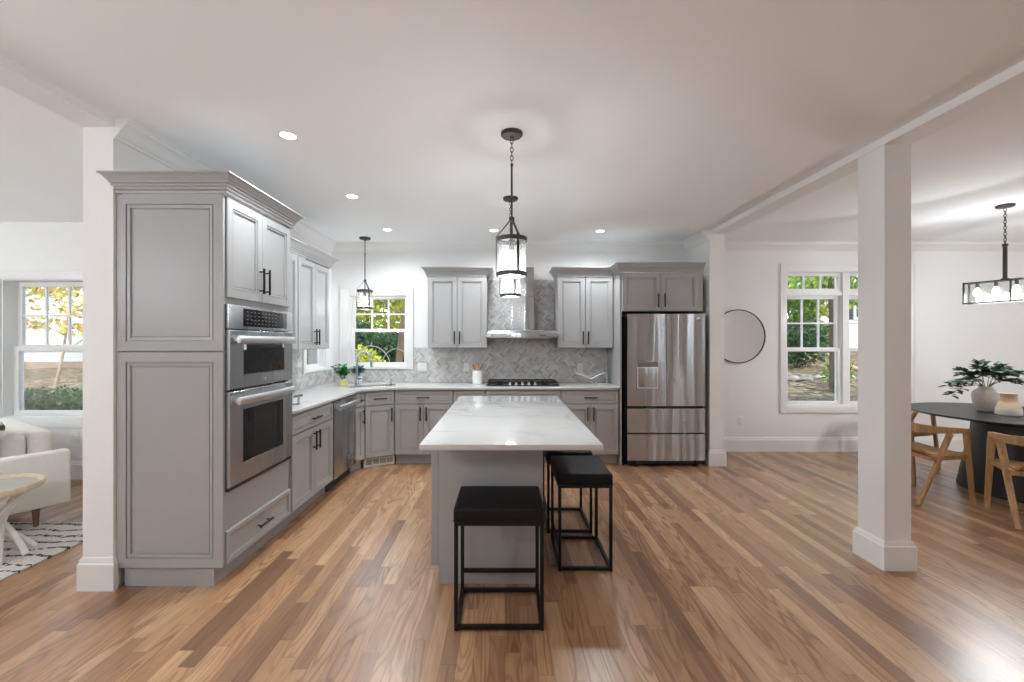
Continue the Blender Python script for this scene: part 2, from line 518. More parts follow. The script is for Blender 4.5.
def finish(b, name, mat, parent=None, label=None, loc=None, rot=None, smooth=35):
    bmesh.ops.recalc_face_normals(b, faces=b.faces[:])
    me = bpy.data.meshes.new(name)
    b.to_mesh(me); b.free()
    me.materials.append(MAT[mat] if isinstance(mat, str) else mat)
    if smooth:
        me.polygons.foreach_set('use_smooth', [True] * len(me.polygons))
        me.set_sharp_from_angle(angle=radians(smooth))
    o = bpy.data.objects.new(name, me)
    COL.objects.link(o)
    if parent is not None: o.parent = parent
    if loc is not None: o.location = loc
    if rot is not None: o.rotation_euler = (0, 0, rot)
    if label: o['label'] = label
    return o

def thing(name, label, cat, loc=(0, 0, 0), rot=0.0, group=None, kind=None):
    o = bpy.data.objects.new(name, None)
    o.empty_display_size = 0.1
    COL.objects.link(o)
    o.location = loc; o.rotation_euler = (0, 0, rot)
    return tag(o, label, cat, group, kind)

def tag(o, label, cat, group=None, kind=None):
    if label: o['label'] = label
    if cat: o['category'] = cat
    if group: o['group'] = group
    if kind: o['kind'] = kind
    return o

def struct(name, b, mat, label=None, cat=None, **kw):
    o = finish(b, name, mat, **kw)
    o['kind'] = 'structure'
    return tag(o, label, cat)

def copy_tree(o, parent=None):
    c = o.copy()
    COL.objects.link(c)
    if parent is not None: c.parent = parent
    for ch in list(o.children): copy_tree(ch, c)
    return c

def lamp(name, kind, energy, loc, parent=None, radius=0.05, color=(1, 0.95, 0.88), spot=None, blend=0.6):
    d = bpy.data.lights.new(name, kind)
    d.energy = energy; d.color = color
    d.shadow_soft_size = radius
    if kind == 'SPOT':
        d.spot_size = radians(spot); d.spot_blend = blend
    o = bpy.data.objects.new(name, d)
    COL.objects.link(o); o.location = loc
    if parent is not None: o.parent = parent
    return o

def wall_boxes(b, axis, a0, a1, t0, t1, z0, z1, holes):
    """solid wall along axis with rectangular holes [(u0,u1,z0,z1)] as boxes"""
    us = sorted({a0, a1, *[h[0] for h in holes], *[h[1] for h in holes]})
    for i in range(len(us) - 1):
        u0, u1 = us[i], us[i + 1]
        hs = [h for h in holes if h[0] <= u0 + 1e-6 and h[1] >= u1 - 1e-6]
        segs = [(z0, z1)] if not hs else [(z0, hs[0][2]), (hs[0][3], z1)]
        for s0, s1 in segs:
            if s1 - s0 < 1e-4: continue
            if axis == 'x': box(b, u0, u1, t0, t1, s0, s1)
            else: box(b, t0, t1, u0, u1, s0, s1)

# ------------------------------------------------------------------ room shell
BW = 5.66          # back wall plane
LW = -2.278        # left kitchen wall plane
RX0, RX1 = 2.395, 2.565
H = 2.74
LY = 4.52          # living room back wall plane

b = B(); box(b, -7.6, 9.7, -3.2, 5.9, -0.12, 0.0)
struct('floor', b, 'floor', 'warm oak strip floor running through all the rooms', 'floor')
b = B(); box(b, -2.46, 9.7, -3.2, 5.9, H, H + 0.15)
struct('ceiling', b, 'ceiling', 'flat white kitchen and dining ceiling', 'ceiling')
b = B(); box(b, -7.6, -2.46, -3.2, 4.75, 2.70, 2.70 + 0.19)
struct('ceiling', b, 'ceiling', 'flat white ceiling of the side room at the left', 'ceiling')

SINK_W = (-2.055, -1.292, 1.12, 2.06)
DIN_W = (3.70, 5.30, 0.60, 2.372)
LEFT_W = (4.90, 5.42, 1.12, 2.06)
LIV_W = (-5.29, -4.42, 0.64, 2.10)
b = B(); wall_boxes(b, 'x', -2.46, 9.7, BW, BW + 0.16, -0.1, H, [SINK_W, DIN_W])
struct('wall_back', b, 'wall', 'white back wall behind the stove and the dining table', 'wall')
b = B(); wall_boxes(b, 'y', 2.50, BW, -2.455, LW, -0.1, H, [LEFT_W])
struct('wall_left', b, 'wall', 'white kitchen side wall behind the tall oven cabinet', 'wall')
b = B(); wall_boxes(b, 'x', -7.6, -2.455, LY, LY + 0.2, -0.1, 2.70, [LIV_W])
struct('wall_living', b, 'wall', 'white wall with a window behind the sofa', 'wall')
b = B(); box(b, -7.75, -7.6, -3.2, 4.75, -0.1, 2.8)
struct('wall_living_side', b, 'wall', 'white outer wall of the side room', 'wall')
b = B(); box(b, 2.38, 2.55, 5.0, BW, 0, H)
struct('wall_right', b, 'wall', 'short white wall stub beside the refrigerator', 'wall')
b = B(); box(b, 9.7, 9.85, -3.2, 5.9, -0.1, 2.9)
struct('wall_dining_side', b, 'wall', 'white outer wall of the dining area', 'wall')
b = B(); wall_boxes(b, 'x', -7.75, 9.85, -3.35, -3.2, -0.1, 2.9, [(6.35, 7.25, 0.0, 2.05)])
struct('wall_behind', b, 'wall', 'white wall behind the camera', 'wall')
# headers and pillar
b = B(); box(b, RX0, RX1, -3.2, 5.0, 2.69, H)
struct('trim_1', b, 'wall', 'shallow white ceiling beam over the square pillar', 'beam')
b = B(); box(b, -2.455, -2.27, -3.2, 2.50, 2.69, H)
struct('trim_2', b, 'wall', 'shallow white ceiling beam over the opening at the left', 'beam')
b = B(); box(b, RX0 + 0.005, RX1 + 0.005, 2.72, 2.925, 0, 2.69, 0.002)
pil = struct('pillar', b, 'wall', 'square white pillar between kitchen and dining area', 'pillar')
BASE = [(0, 0), (0.020, 0), (0.020, 0.150), (0.014, 0.156), (0.014, 0.166), (0.006, 0.180), (0.0, 0.182)]
px0, px1, py0, py1 = RX0 + 0.005, RX1 + 0.005, 2.72, 2.925
b = B(); sweep(b, BASE, [(px0, py0), (px0, py1), (px1, py1), (px1, py0)], True, -1)
finish(b, 'baseboard', 'trim', pil)

BB = [(0, 0), (0.018, 0), (0.018, 0.152), (0.012, 0.160), (0.012, 0.172), (0.004, 0.188), (0, 0.19)]
b = B(); sweep(b, BB, [(-2.455, 2.9), (-2.455, 2.50), (LW, 2.50), (LW, 2.512)], False, 1)
struct('baseboard_left', b, 'trim', 'white baseboard around the wall end beside the tall cabinet', 'baseboard')
b = B(); sweep(b, BB, [(2.38, 5.12), (2.38, 5.0), (2.55, 5.0), (2.55, BW), (9.7, BW)], False, 1)
struct('baseboard_right', b, 'trim', 'white baseboard from the fridge wall along the dining wall', 'baseboard')
b = B(); sweep(b, BB, [(-7.6, LY), (-2.455, LY)], False, 1)
struct('baseboard_living', b, 'trim', 'white baseboard under the side room window', 'baseboard')
b = B(); sweep(b, BB, [(9.7, -3.2), (7.36, -3.2)], False, 1)
sweep(b, BB, [(6.24, -3.2), (-7.6, -3.2)], False, 1)
struct('baseboard_behind', b, 'trim', 'white baseboard on the wall behind the camera', 'baseboard')

CROWN = [(0, -0.115), (0.010, -0.115), (0.014, -0.100), (0.026, -0.092), (0.040, -0.066), (0.062, -0.040), (0.078, -0.030), (0.082, -0.014), (0.090, -0.010), (0.090, -0.0005), (0, -0.0005)]
b = B(); sweep(b, CROWN, [(LW, 2.50, H), (LW, BW, H), (2.38, BW, H), (2.38, 5.0, H)], False, 1)
struct('trim_3', b, 'trim', 'white crown moulding around the kitchen ceiling', 'crown moulding')
b = B(); sweep(b, CROWN, [(2.55, BW, H), (9.7, BW, H)], False, 1)
struct('trim_4', b, 'trim', 'white crown moulding along the dining wall', 'crown moulding')

# door behind the camera (seen in the round mirror)
d1 = thing('door_1', 'white panelled door behind the camera reflected in the round mirror', 'door', (6.35, -3.2, 0), 0, kind='structure')
b = B()
box(b, 0.015, 0.885, -0.09, -0.05, 0.01, 2.035)
for zz0, zz1 in ((0.2, 0.95), (1.1, 1.9)):
    for xx0, xx1 in ((0.12, 0.41), (0.49, 0.78)):
        rings = [[(xx0 + i, -0.0499 + dy, zz0 + i), (xx1 - i, -0.0499 + dy, zz0 + i), (xx1 - i, -0.0499 + dy, zz1 - i), (xx0 + i, -0.0499 + dy, zz1 - i)] for i, dy in ((0, 0), (0.02, -0.012), (0.05, -0.012), (0.07, -0.002))]
        ring_faces(b, rings, False, True)
lf = finish(b, 'door_leaf', 'brushed_white', d1)
b = B(); lathe(b, [(0.0, 0), (0.028, 0.0), (0.028, 0.006), (0.011, 0.010), (0.011, 0.03), (0.026, 0.04), (0.029, 0.052), (0.02, 0.064), (0.0, 0.067)], (0, 0, 0), 20, False, False)
for v in b.verts: v.co = Vector((v.co.x + 0.82, -0.05 + v.co.z, v.co.y + 0.98))
finish(b, 'door_knob', 'bronze', lf)
b = B()
box(b, -0.10, 0.0, 0.0005, 0.02, 0, 2.15, 0.004); box(b, 0.90, 1.0, 0.0005, 0.02, 0, 2.15, 0.004); box(b, 0.0, 0.90, 0.0005, 0.02, 2.05, 2.15, 0.004)
finish(b, 'door_casing', 'trim', d1)

# ------------------------------------------------------------------ windows
def window(name, label, loc, rot, W, Hh, depth, units, case, sill=0.045, stile=0.035, ylow=0.05, cols=3, rows=2, transom=None):
    """local: x across, -y into the room, origin at lower left of the opening on the wall face"""
    root = thing(name, label, 'window', loc, rot, kind='structure')
    cl, cr, ct, cb = case
    b = B()
    y0, y1 = -0.020, -0.0005
    box(b, -cl, 0, y0, y1, -cb, Hh + ct, 0.003); box(b, W, W + cr, y0, y1, -cb, Hh + ct, 0.003)
    box(b, 0, W, y0, y1, Hh, Hh + ct, 0.003); box(b, 0, W, y0, y1, -cb, 0, 0.003)
    for q in (0.0,):
        box(b, -cl, -cl + 0.014, y0 - 0.008, y0, -cb, Hh + ct); box(b, W + cr - 0.014, W + cr, y0 - 0.008, y0, -cb, Hh + ct)
        box(b, -cl, W + cr, y0 - 0.008, y0, Hh + ct - 0.014, Hh + ct)
    finish(b, 'casing', 'trim', root)
    b = B()
    t = 0.012
    box(b, 0, t, 0, depth, 0, Hh); box(b, W - t, W, 0, depth, 0, Hh); box(b, t, W - t, 0, depth, Hh - t, Hh); box(b, t, W - t, 0, depth, 0, t)
    for i in range(len(units) - 1):
        box(b, units[i][1], units[i + 1][0], 0.012, depth, t, Hh - t)
    if transom:
        for u0, u1 in units: box(b, u0, u1, 0.03, depth, transom[0], transom[1])
    finish(b, 'jamb', 'trim', root)
    for u0, u1 in units:
        u0 = max(u0, t); u1 = min(u1, W - t)
        ztop = transom[0] if transom else Hh - t
        zm = t + (ztop - t) * 0.505
        def sash(nm, z0, z1, yy, grid, s=stile, bot=None):
            bt = bot or s
            b = B()
            box(b, u0, u0 + s, yy, yy + 0.035, z0, z1, 0.003); box(b, u1 - s, u1, yy, yy + 0.035, z0, z1, 0.003)
            box(b, u0 + s, u1 - s, yy, yy + 0.035, z0, z0 + bt, 0.003); box(b, u0 + s, u1 - s, yy, yy + 0.035, z1 - s, z1, 0.003)
            so = finish(b, nm, 'trim', root)
            gx0, gx1, gz0, gz1 = u0 + s, u1 - s, z0 + bt, z1 - s
            b = B(); box(b, gx0, gx1, yy + 0.015, yy + 0.019, gz0, gz1)
            finish(b, 'glass_pane', 'glass', so)
            if grid:
                nc, nr = grid
                b = B()
                for i in range(1, nc):
                    xx = gx0 + (gx1 - gx0) * i / nc
                    box(b, xx - 0.010, xx + 0.010, yy + 0.006, yy + 0.028, gz0, gz1)
                for j in range(1, nr):
                    zz = gz0 + (gz1 - gz0) * j / nr
                    box(b, gx0, gx1, yy + 0.0062, yy + 0.0278, zz - 0.010, zz + 0.010)
                finish(b, 'muntin', 'trim', so)
        sash('lower_sash', t, zm + 0.016, ylow, None, bot=stile)
        sash('upper_sash', zm - 0.016, ztop, ylow + 0.037, (cols, rows))
        b = B(); xm = (u0 + u1) / 2
        box(b, xm - 0.03, xm + 0.03, ylow + 0.0, ylow + 0.03, zm + 0.0165, zm + 0.028, 0.004)
        finish(b, 'sash_lock', 'trim', root)
        if transom:
            b = B()
            s = stile
            z0, z1 = transom[1], Hh - t
            box(b, u0, u0 + s, ylow, ylow + 0.035, z0, z1, 0.003); box(b, u1 - s, u1, ylow, ylow + 0.035, z0, z1, 0.003)
            box(b, u0 + s, u1 - s, ylow, ylow + 0.035, z0, z0 + s, 0.003); box(b, u0 + s, u1 - s, ylow, ylow + 0.035, z1 - s, z1, 0.003)
            so = finish(b, 'transom_sash', 'trim', root)
            b = B(); box(b, u0 + s, u1 - s, ylow + 0.015, ylow + 0.019, z0 + s, z1 - s)
            finish(b, 'glass_pane', 'glass', so)
            b = B()
            for i in range(1, cols):
                xx = u0 + s + (u1 - u0 - 2 * s) * i / cols
                box(b, xx - 0.010, xx + 0.010, ylow + 0.006, ylow + 0.028, z0 + s, z1 - s)
            finish(b, 'muntin', 'trim', so)
    return root

window('window_1', 'white double-hung window behind the kitchen sink faucet', (SINK_W[0], BW, SINK_W[2]), 0,
       SINK_W[1] - SINK_W[0], SINK_W[3] - SINK_W[2], 0.16, [(0, SINK_W[1] - SINK_W[0])], (0.105, 0.085, 0.09, 0.035), stile=0.038, ylow=0.06)
window('window_2', 'twin white window with transoms in the dining wall beside the round mirror', (DIN_W[0], BW, DIN_W[2]), 0,
       DIN_W[1] - DIN_W[0], DIN_W[3] - DIN_W[2], 0.16, [(0, 0.76), (0.84, 1.60)], (0.085, 0.085, 0.095, 0.095), stile=0.043, ylow=0.05, transom=(1.455, 1.505))
window('window_3', 'narrow white window at the side wall, sill seen under the upper cabinets', (LW, LEFT_W[0], LEFT_W[2]), pi / 2,
       LEFT_W[1] - LEFT_W[0], LEFT_W[3] - LEFT_W[2], 0.19, [(0, LEFT_W[1] - LEFT_W[0])], (0.085, 0.085, 0.09, 0.035), stile=0.038, ylow=0.06)
window('window_4', 'white double-hung window above the sofa in the side room', (LIV_W[0], LY, LIV_W[2]), 0,
       LIV_W[1] - LIV_W[0], LIV_W[3] - LIV_W[2], 0.20, [(0, LIV_W[1] - LIV_W[0])], (0.10, 0.10, 0.10, 0.10), stile=0.05, ylow=0.10)

# ------------------------------------------------------------------ herringbone backsplash
def herringbone(b, x0, x1, z0, z1, cut, holes=()):
    """tiles on plane local (x, z), thickness toward -y"""
    W, L = 0.0255, 0.0765
    g = 0.0015
    c45 = cos(pi / 4)
    ext = int((abs(x1 - x0) + abs(z1 - z0)) / W) + 14
    cx, cz = (x0 + x1) / 2, (z0 + z1) / 2
    for m in range(-ext, ext):
        for k in range(-ext // 3, ext // 3):
            ox, oz = m * W + k * 3 * W, m * W - k * 3 * W
            for (a0, a1, c0, c1) in ((ox, ox + L, oz, oz + W), (ox, ox + W, oz + W, oz + W + L)):
                q = [(a0 + g, c0 + g), (a1 - g, c0 + g), (a1 - g, c1 - g), (a0 + g, c1 - g)]
                q = [(cx - (p + s) * c45, cz + (p - s) * c45) for p, s in q]
                mx = sum(p[0] for p in q) / 4; mz = sum(p[1] for p in q) / 4
                if not (x0 - 0.05 < mx < x1 + 0.05 and z0 - 0.05 < mz < z1 + 0.05): continue
                # clip polygon to the rectangle
                poly = q
                for ax, lim, sg in ((0, x0, 1), (0, x1, -1), (1, z0, 1), (1, z1, -1)):
                    out = []
                    for i in range(len(poly)):
                        A, C = poly[i - 1], poly[i]
                        da, dc = sg * (A[ax] - lim), sg * (C[ax] - lim)
                        if (da >= 0) != (dc >= 0):
                            tt = da / (da - dc)
                            out.append((A[0] + (C[0] - A[0]) * tt, A[1] + (C[1] - A[1]) * tt))
                        if dc >= 0: out.append(C)
                    poly = out
                    if len(poly) < 3: break
                if len(poly) < 3: continue
                area = abs(sum(poly[i - 1][0] * poly[i][1] - poly[i][0] * poly[i - 1][1] for i in range(len(poly)))) / 2
                if area < 2e-5: continue
                dd = random.uniform(-0.0004, 0.0004)
                f = [b.verts.new((p, cut + dd, s)) for p, s in poly]
                k2 = [b.verts.new((p, cut + 0.005, s)) for p, s in poly]
                n = len(f)
                b.faces.new(f)
                for i in range(n):
                    j = (i + 1) % n
                    b.faces.new((f[j], f[i], k2[i], k2[j]))

bs = thing('wall_backsplash', 'grey and white herringbone tile backsplash over the white counter', 'backsplash', (0, BW, 0), 0, kind='structure')
b = B()
herringbone(b, -2.255, -1.21, 0.916, 1.083, -0.008)
herringbone(b, -1.21, 1.34, 0.916, 1.366, -0.008)
herringbone(b, -0.222, 0.648, 1.366, 2.252, -0.008)
finish(b, 'tile_field', 'tile', bs, smooth=0)
b = B()
box(b, -2.262, -1.21, -0.004, -0.0005, 0.9142, 1.083); box(b, -1.21, 1.34, -0.004, -0.0005, 0.9142, 1.366); box(b, -0.222, 0.648, -0.004, -0.0005, 1.366, 2.252)
finish(b, 'grout_bed', 'grout', bs)
b = B()
herringbone(b, 3.31 - LW * 0, 5.64, 0.916, 1.083, -0.008)
herringbone(b, 3.31, 4.81, 1.083, 1.366, -0.008)
sl = finish(b, 'tile_field', 'tile', bs, smooth=0)
sl.location = (LW, -BW, 0); sl.rotation_euler = (0, 0, pi / 2)
b = B()
box(b, 3.306, 5.65, -0.004, -0.0005, 0.9142, 1.083); box(b, 3.306, 4.81, -0.004, -0.0005, 1.083, 1.366)
sl = finish(b, 'grout_bed', 'grout', bs)
sl.location = (LW, -BW, 0); sl.rotation_euler = (0, 0, pi / 2)

# ------------------------------------------------------------------ cabinets
def bar_pull(b, x, z, length, horiz, y):
    r = 0.0075
    for s in (-1, 1):
        q = s * (length / 2 - 0.022)
        p = (x + q, y, z) if horiz else (x, y, z + q)
        tube(b, [p, (p[0], y - 0.03, p[2])], 0.005, 8)
    if horiz: tube(b, [(x - length / 2, y - 0.032, z), (x + length / 2, y - 0.032, z)], r, 10)
    else: tube(b, [(x, y - 0.032, z - length / 2), (x, y - 0.032, z + length / 2)], r, 10)

def front(root, nm, x0, x1, z0, z1, pull=None, yb=-0.001, yf=-0.021):
    loops = DRAWER_LOOPS if (z1 - z0) < 0.25 else DOOR_LOOPS
    b = B(); frame_panel(b, x0, x1, z0, z1, yb, yf, loops)
    o = finish(b, nm, 'cab', root, smooth=20)
    if pull:
        b = B(); bar_pull(b, pull[0], pull[1], pull[2], pull[3], yf + 0.0005)
        finish(b, 'handle', 'black', o)
    return o

CAB_CROWN = [(0, 0), (0.010, 0.0), (0.013, 0.010), (0.010, 0.017), (0.018, 0.019), (0.021, 0.027), (0.018, 0.035), (0.026, 0.037), (0.029, 0.045), (0.026, 0.053), (0.035, 0.055), (0.036, 0.064), (0.046, 0.074), (0.053, 0.086), (0.062, 0.094), (0.070, 0.097), (0.070, 0.106), (0, 0.106)]

def base_cabinet(label, loc, rot, w, fronts, depth=0.60, group='grey base cabinets', toe=0.0):
    root = thing('base_cabinet', label, 'cabinet', loc, rot, group)
    b = B(); box(b, 0.001, w - 0.001, 0, depth, 0.114, 0.883)
    finish(b, 'cabinet_body', 'cab', root)
    b = B(); box(b, 0.001, w - 0.001 + toe, 0.06, 0.08, 0.0, 0.114)
    finish(b, 'toe_kick', 'cab', root)
    for f in fronts: front(root, *f)
    return root

g = 0.0025
def std_pair(w):
    m = w / 2
    return [('drawer', 0.012, w - 0.012, 0.720, 0.862, (m, 0.791, 0.15, True)),
            ('door', 0.012, m - g, 0.124, 0.708, (m - 0.035, 0.60, 0.16, False)),
            ('door', m + g, w - 0.012, 0.124, 0.708, (m + 0.035, 0.60, 0.16, False))]
FX = -1.661     # carcass front plane of the left run
base_cabinet('grey two-door base cabinet between tall oven cabinet and dishwasher', (FX, 3.306, 0), pi / 2, 0.806, std_pair(0.806))
base_cabinet('narrow grey base cabinet between dishwasher and corner sink cabinet', (FX, 4.742, 0), math.atan2(4.868 - 4.742, -1.603 - FX), 0.136,
             [('drawer', 0.004, 0.128, 0.720, 0.862, (0.07, 0.791, 0.05, True)), ('door', 0.004, 0.128, 0.124, 0.708, (0.105, 0.60, 0.16, False))], depth=0.11, toe=0.035)
# back run
FY = 5.051
base_cabinet('grey two-door base cabinet right of the corner sink cabinet', (-1.296, FY, 0), 0, 0.686, std_pair(0.686))
base_cabinet('narrow grey base cabinet just left of the cooktop cabinet', (-0.606, FY, 0), 0, 0.376,
             [('drawer', 0.012, 0.364, 0.720, 0.862, (0.188, 0.791, 0.15, True)), ('door', 0.012, 0.364, 0.124, 0.708, (0.33, 0.60, 0.16, False))])
base_cabinet('grey drawer cabinet directly under the black cooktop', (-0.228, FY, 0), 0, 0.886,
             [('drawer', 0.012, 0.874, 0.720, 0.862, (0.443, 0.791, 0.2, True)), ('drawer', 0.012, 0.874, 0.424, 0.708, (0.443, 0.60, 0.2, True)),
              ('drawer', 0.012, 0.874, 0.124, 0.412, (0.443, 0.30, 0.2, True))])
base_cabinet('grey two-door base cabinet beside the refrigerator', (0.660, FY, 0), 0, 0.676, std_pair(0.676))
# diagonal corner sink cabinet
A = Vector((-1.600, 4.872)); Cc = Vector((-1.299, FY))
dv = (Cc - A); dw = dv.length; da = math.atan2(dv.y, dv.x)
sc = thing('corner_sink_cabinet', 'angled grey corner cabinet under the sink with a floor vent below', 'cabinet', (A.x, A.y, 0), da, 'grey base cabinets')
b = B()
box(b, 0.0, dw, 0.0, 0.018, 0.114, 0.883)
box(b, 0.0, dw, 0.06, 0.078, 0.0, 0.114)
finish(b, 'cabinet_body', 'cab', sc)
front(sc, 'drawer', 0.014, dw - 0.014, 0.720, 0.862, (dw / 2, 0.791, 0.15, True))
front(sc, 'door', 0.014, dw - 0.014, 0.124, 0.708, (dw - 0.045, 0.60, 0.16, False))
# floor register in its toe kick
fv = thing('floor_vent', 'white slotted floor vent set in the toe kick under the corner cabinet', 'vent', (A.x, A.y, 0), da)
b = B()
vx0, vx1 = 0.012, 0.36
vy = 0.032
box(b, vx0, vx1, vy, 0.0595, 0.012, 0.022); box(b, vx0, vx1, vy, 0.0595, 0.088, 0.100)
box(b, vx0, vx0 + 0.014, vy, 0.0595, 0.022, 0.088); box(b, vx1 - 0.014, vx1, vy, 0.0595, 0.022, 0.088)
box(b, vx0, vx1, vy + 0.012, 0.0595, 0.0, 0.012)
finish(b, 'vent_frame', 'trim', fv)
b = B()
for i in range(6):
    zz = 0.0245 + i * 0.0108
    box(b, vx0 + 0.014, vx1 - 0.014, vy + 0.004, vy + 0.010, zz, zz + 0.0035)
for xx in (vx0 + 0.014 + (vx1 - vx0 - 0.028) * q / 4 for q in (1, 2, 3)): box(b, xx - 0.003, xx + 0.003, vy + 0.003, vy + 0.0115, 0.0222, 0.0878)
finish(b, 'grille', 'plate', fv)
b = B(); box(b, vx0 + 0.014, vx1 - 0.014, vy + 0.018, vy + 0.020, 0.022, 0.088)
finish(b, 'duct_opening', 'gasket', fv)

# upper cabinets
def upper_cabinet(label, loc, rot, w, z0, z1, depth, doors, crown_path, group='grey wall cabinets', side=1, htop=None):
    root = thing('wall_cabinet', label, 'cabinet', loc, rot, group)
    b = B(); box(b, 0.0005, w - 0.0005, 0, depth, z0, z1)
    finish(b, 'cabinet_body', 'cab', root)
    hz = z0 + 0.13
    for x0, x1, hx in doors:
        front(root, 'door', x0, x1, z0 + 0.006, z1 - 0.008, (hx, z0 + 0.045 + 0.08, 0.16, False) if hx else None)
    b = B(); sweep(b, CAB_CROWN, [(p[0], p[1], z1 + 0.0) for p in crown_path], False, side)
    finish(b, 'crown', 'cab', root, smooth=25)
    return root

UZ0, UZ1, UD = 1.366, 2.252, 0.307
UY = 5.331
w = 0.736
upper_cabinet('grey two-door wall cabinet left of the range hood', (-0.958, UY, 0), 0, w, UZ0, UZ1, UD + 0.02,
              [(0.008, w / 2 - g, w / 2 - 0.032), (w / 2 + g, w - 0.008, w / 2 + 0.032)], [(0, 0.3), (0, -0.022), (w, -0.022), (w, 0.3)])
w = 0.690
upper_cabinet('grey two-door wall cabinet right of the range hood', (0.648, UY, 0), 0, w, UZ0, UZ1, UD + 0.02,
              [(0.008, w / 2 - g, w / 2 - 0.032), (w / 2 + g, w - 0.008, w / 2 + 0.032)], [(0, 0.3), (0, -0.022), (w, -0.022)])
UX = -1.957
w = 0.722
upper_cabinet('grey wall cabinet on the side wall next to the tall oven cabinet', (UX, 3.303, 0), pi / 2, w, UZ0, UZ1, UD,
              [(0.008, w / 2 - g, w / 2 - 0.032), (w / 2 + g, w - 0.008, w / 2 + 0.032)], [(0.085, -0.022), (w, -0.022)])
upper_cabinet('grey wall cabinet on the side wall nearest the corner window', (UX, 3.303 + w + 0.001, 0), pi / 2, w, UZ0, UZ1, UD,
              [(0.008, w / 2 - g, w / 2 - 0.032), (w / 2 + g, w - 0.008, w / 2 + 0.032)], [(0.0, -0.022), (w, -0.022), (w, 0.29)])
# fridge surround
w = 0.975
fs = upper_cabinet('deep grey cabinet above the refrigerator with its tall side panel', (1.343, 5.04, 0), 0, w, 1.800, UZ1, 0.61,
                   [(0.030, 0.475, 0.475 - 0.035), (0.480, 0.925, 0.480 + 0.035)], [(0, 0.285), (0, -0.022), (w - 0.005, -0.022)])
b = B(); box(b, 0.0, 0.020, -0.02, 0.61, 0.0, 1.8); finish(b, 'side_panel', 'cab', fs)

# ------------------------------------------------------------------ tall oven cabinet
TY0, TW = 2.515, 0.785
tw = thing('tall_oven_cabinet', 'tall grey cabinet holding the double wall oven', 'cabinet', (FX, TY0, 0), pi / 2)
b = B()
D = 0.602
OV0, OV1 = 0.566, 1.668       # oven opening
ox0, ox1 = 0.030, TW - 0.017
box(b, 0.020, TW, 0.0, D, 0.114, OV0); box(b, 0.020, TW, 0.0, D, OV1, 2.312)
box(b, 0.020, ox0, 0.0, D, OV0, OV1); box(b, ox1, TW, 0.0, D, OV0, OV1); box(b, ox0, ox1, D - 0.03, D, OV0, OV1)
finish(b, 'cabinet_body', 'cab', tw)
b = B(); box(b, 0.022, TW, 0.055, 0.075, 0, 0.114); box(b, 0.022, 0.042, 0.075, D - 0.02, 0, 0.114)
finish(b, 'toe_kick', 'cab', tw)
m = TW / 2
front(tw, 'door', 0.026, m - g, 1.706, 2.298, (m - 0.034, 1.845, 0.17, False))
front(tw, 'door', m + g, TW - 0.012, 1.706, 2.298, (m + 0.034, 1.845, 0.17, False))
front(tw, 'drawer', 0.026, TW - 0.012, 0.124, 0.318, (m, 0.222, 0.15, True))
def end_panel(z0, z1):
    b = B(); frame_panel(b, -0.013, 0.612, z0, z1, -0.001, -0.019, [(0.0, 0.002), (0.002, 0.0), (0.056, 0.0), (0.0565, 0.010), (0.062, 0.010), (0.0635, 0.003), (0.078, 0.005), (0.0785, 0.016), (0.085, 0.016), (0.089, 0.012)])
    for v in b.verts:           # turn the front from -y to -x of the cabinet
        x, y, z = v.co
        v.co = Vector((0.020 + y, D - x, z))
    finish(b, 'end_panel', 'cab', tw, smooth=20)
end_panel(0.116, 1.380); end_panel(1.386, 2.304)
b = B(); sweep(b, CAB_CROWN, [(0.03, D, 2.312), (0.008, D, 2.312), (0.008, -0.02, 2.312), (TW, -0.02, 2.312), (TW, 0.29, 2.312)], False, 1)
finish(b, 'crown', 'cab', tw, smooth=25)

# wall oven unit
ov = thing('wall_oven', 'stainless double wall oven with microwave above and black glass oven below', 'oven', (FX, TY0, 0), pi / 2)
b = B()
box(b, ox0 + 0.003, ox1 - 0.003, -0.004, D - 0.05, OV0 + 0.003, OV1 - 0.003)
finish(b, 'oven_body', 'gasket', ov)
ex0, ex1 = 0.022, TW - 0.010
b = B(); box(b, ex0, ex1, -0.030, -0.0045, 1.520, 1.666, 0.004)
cp = finish(b, 'control_panel', 'steel_flat', ov)
b = B(); box(b, ex0 + 0.145, ex1 - 0.08, -0.0325, -0.0302, 1.538, 1.650, 0.001)
dp = finish(b, 'display', 'blackglass', cp)
b = B()
for r in range(4):
    for c in range(9):
        x = ex0 + 0.175 + c * 0.042; z = 1.556 + r * 0.024
        box(b, x, x + 0.017, -0.0331, -0.0326, z, z + 0.004)
finish(b, 'marking', 'cab_dark', dp)
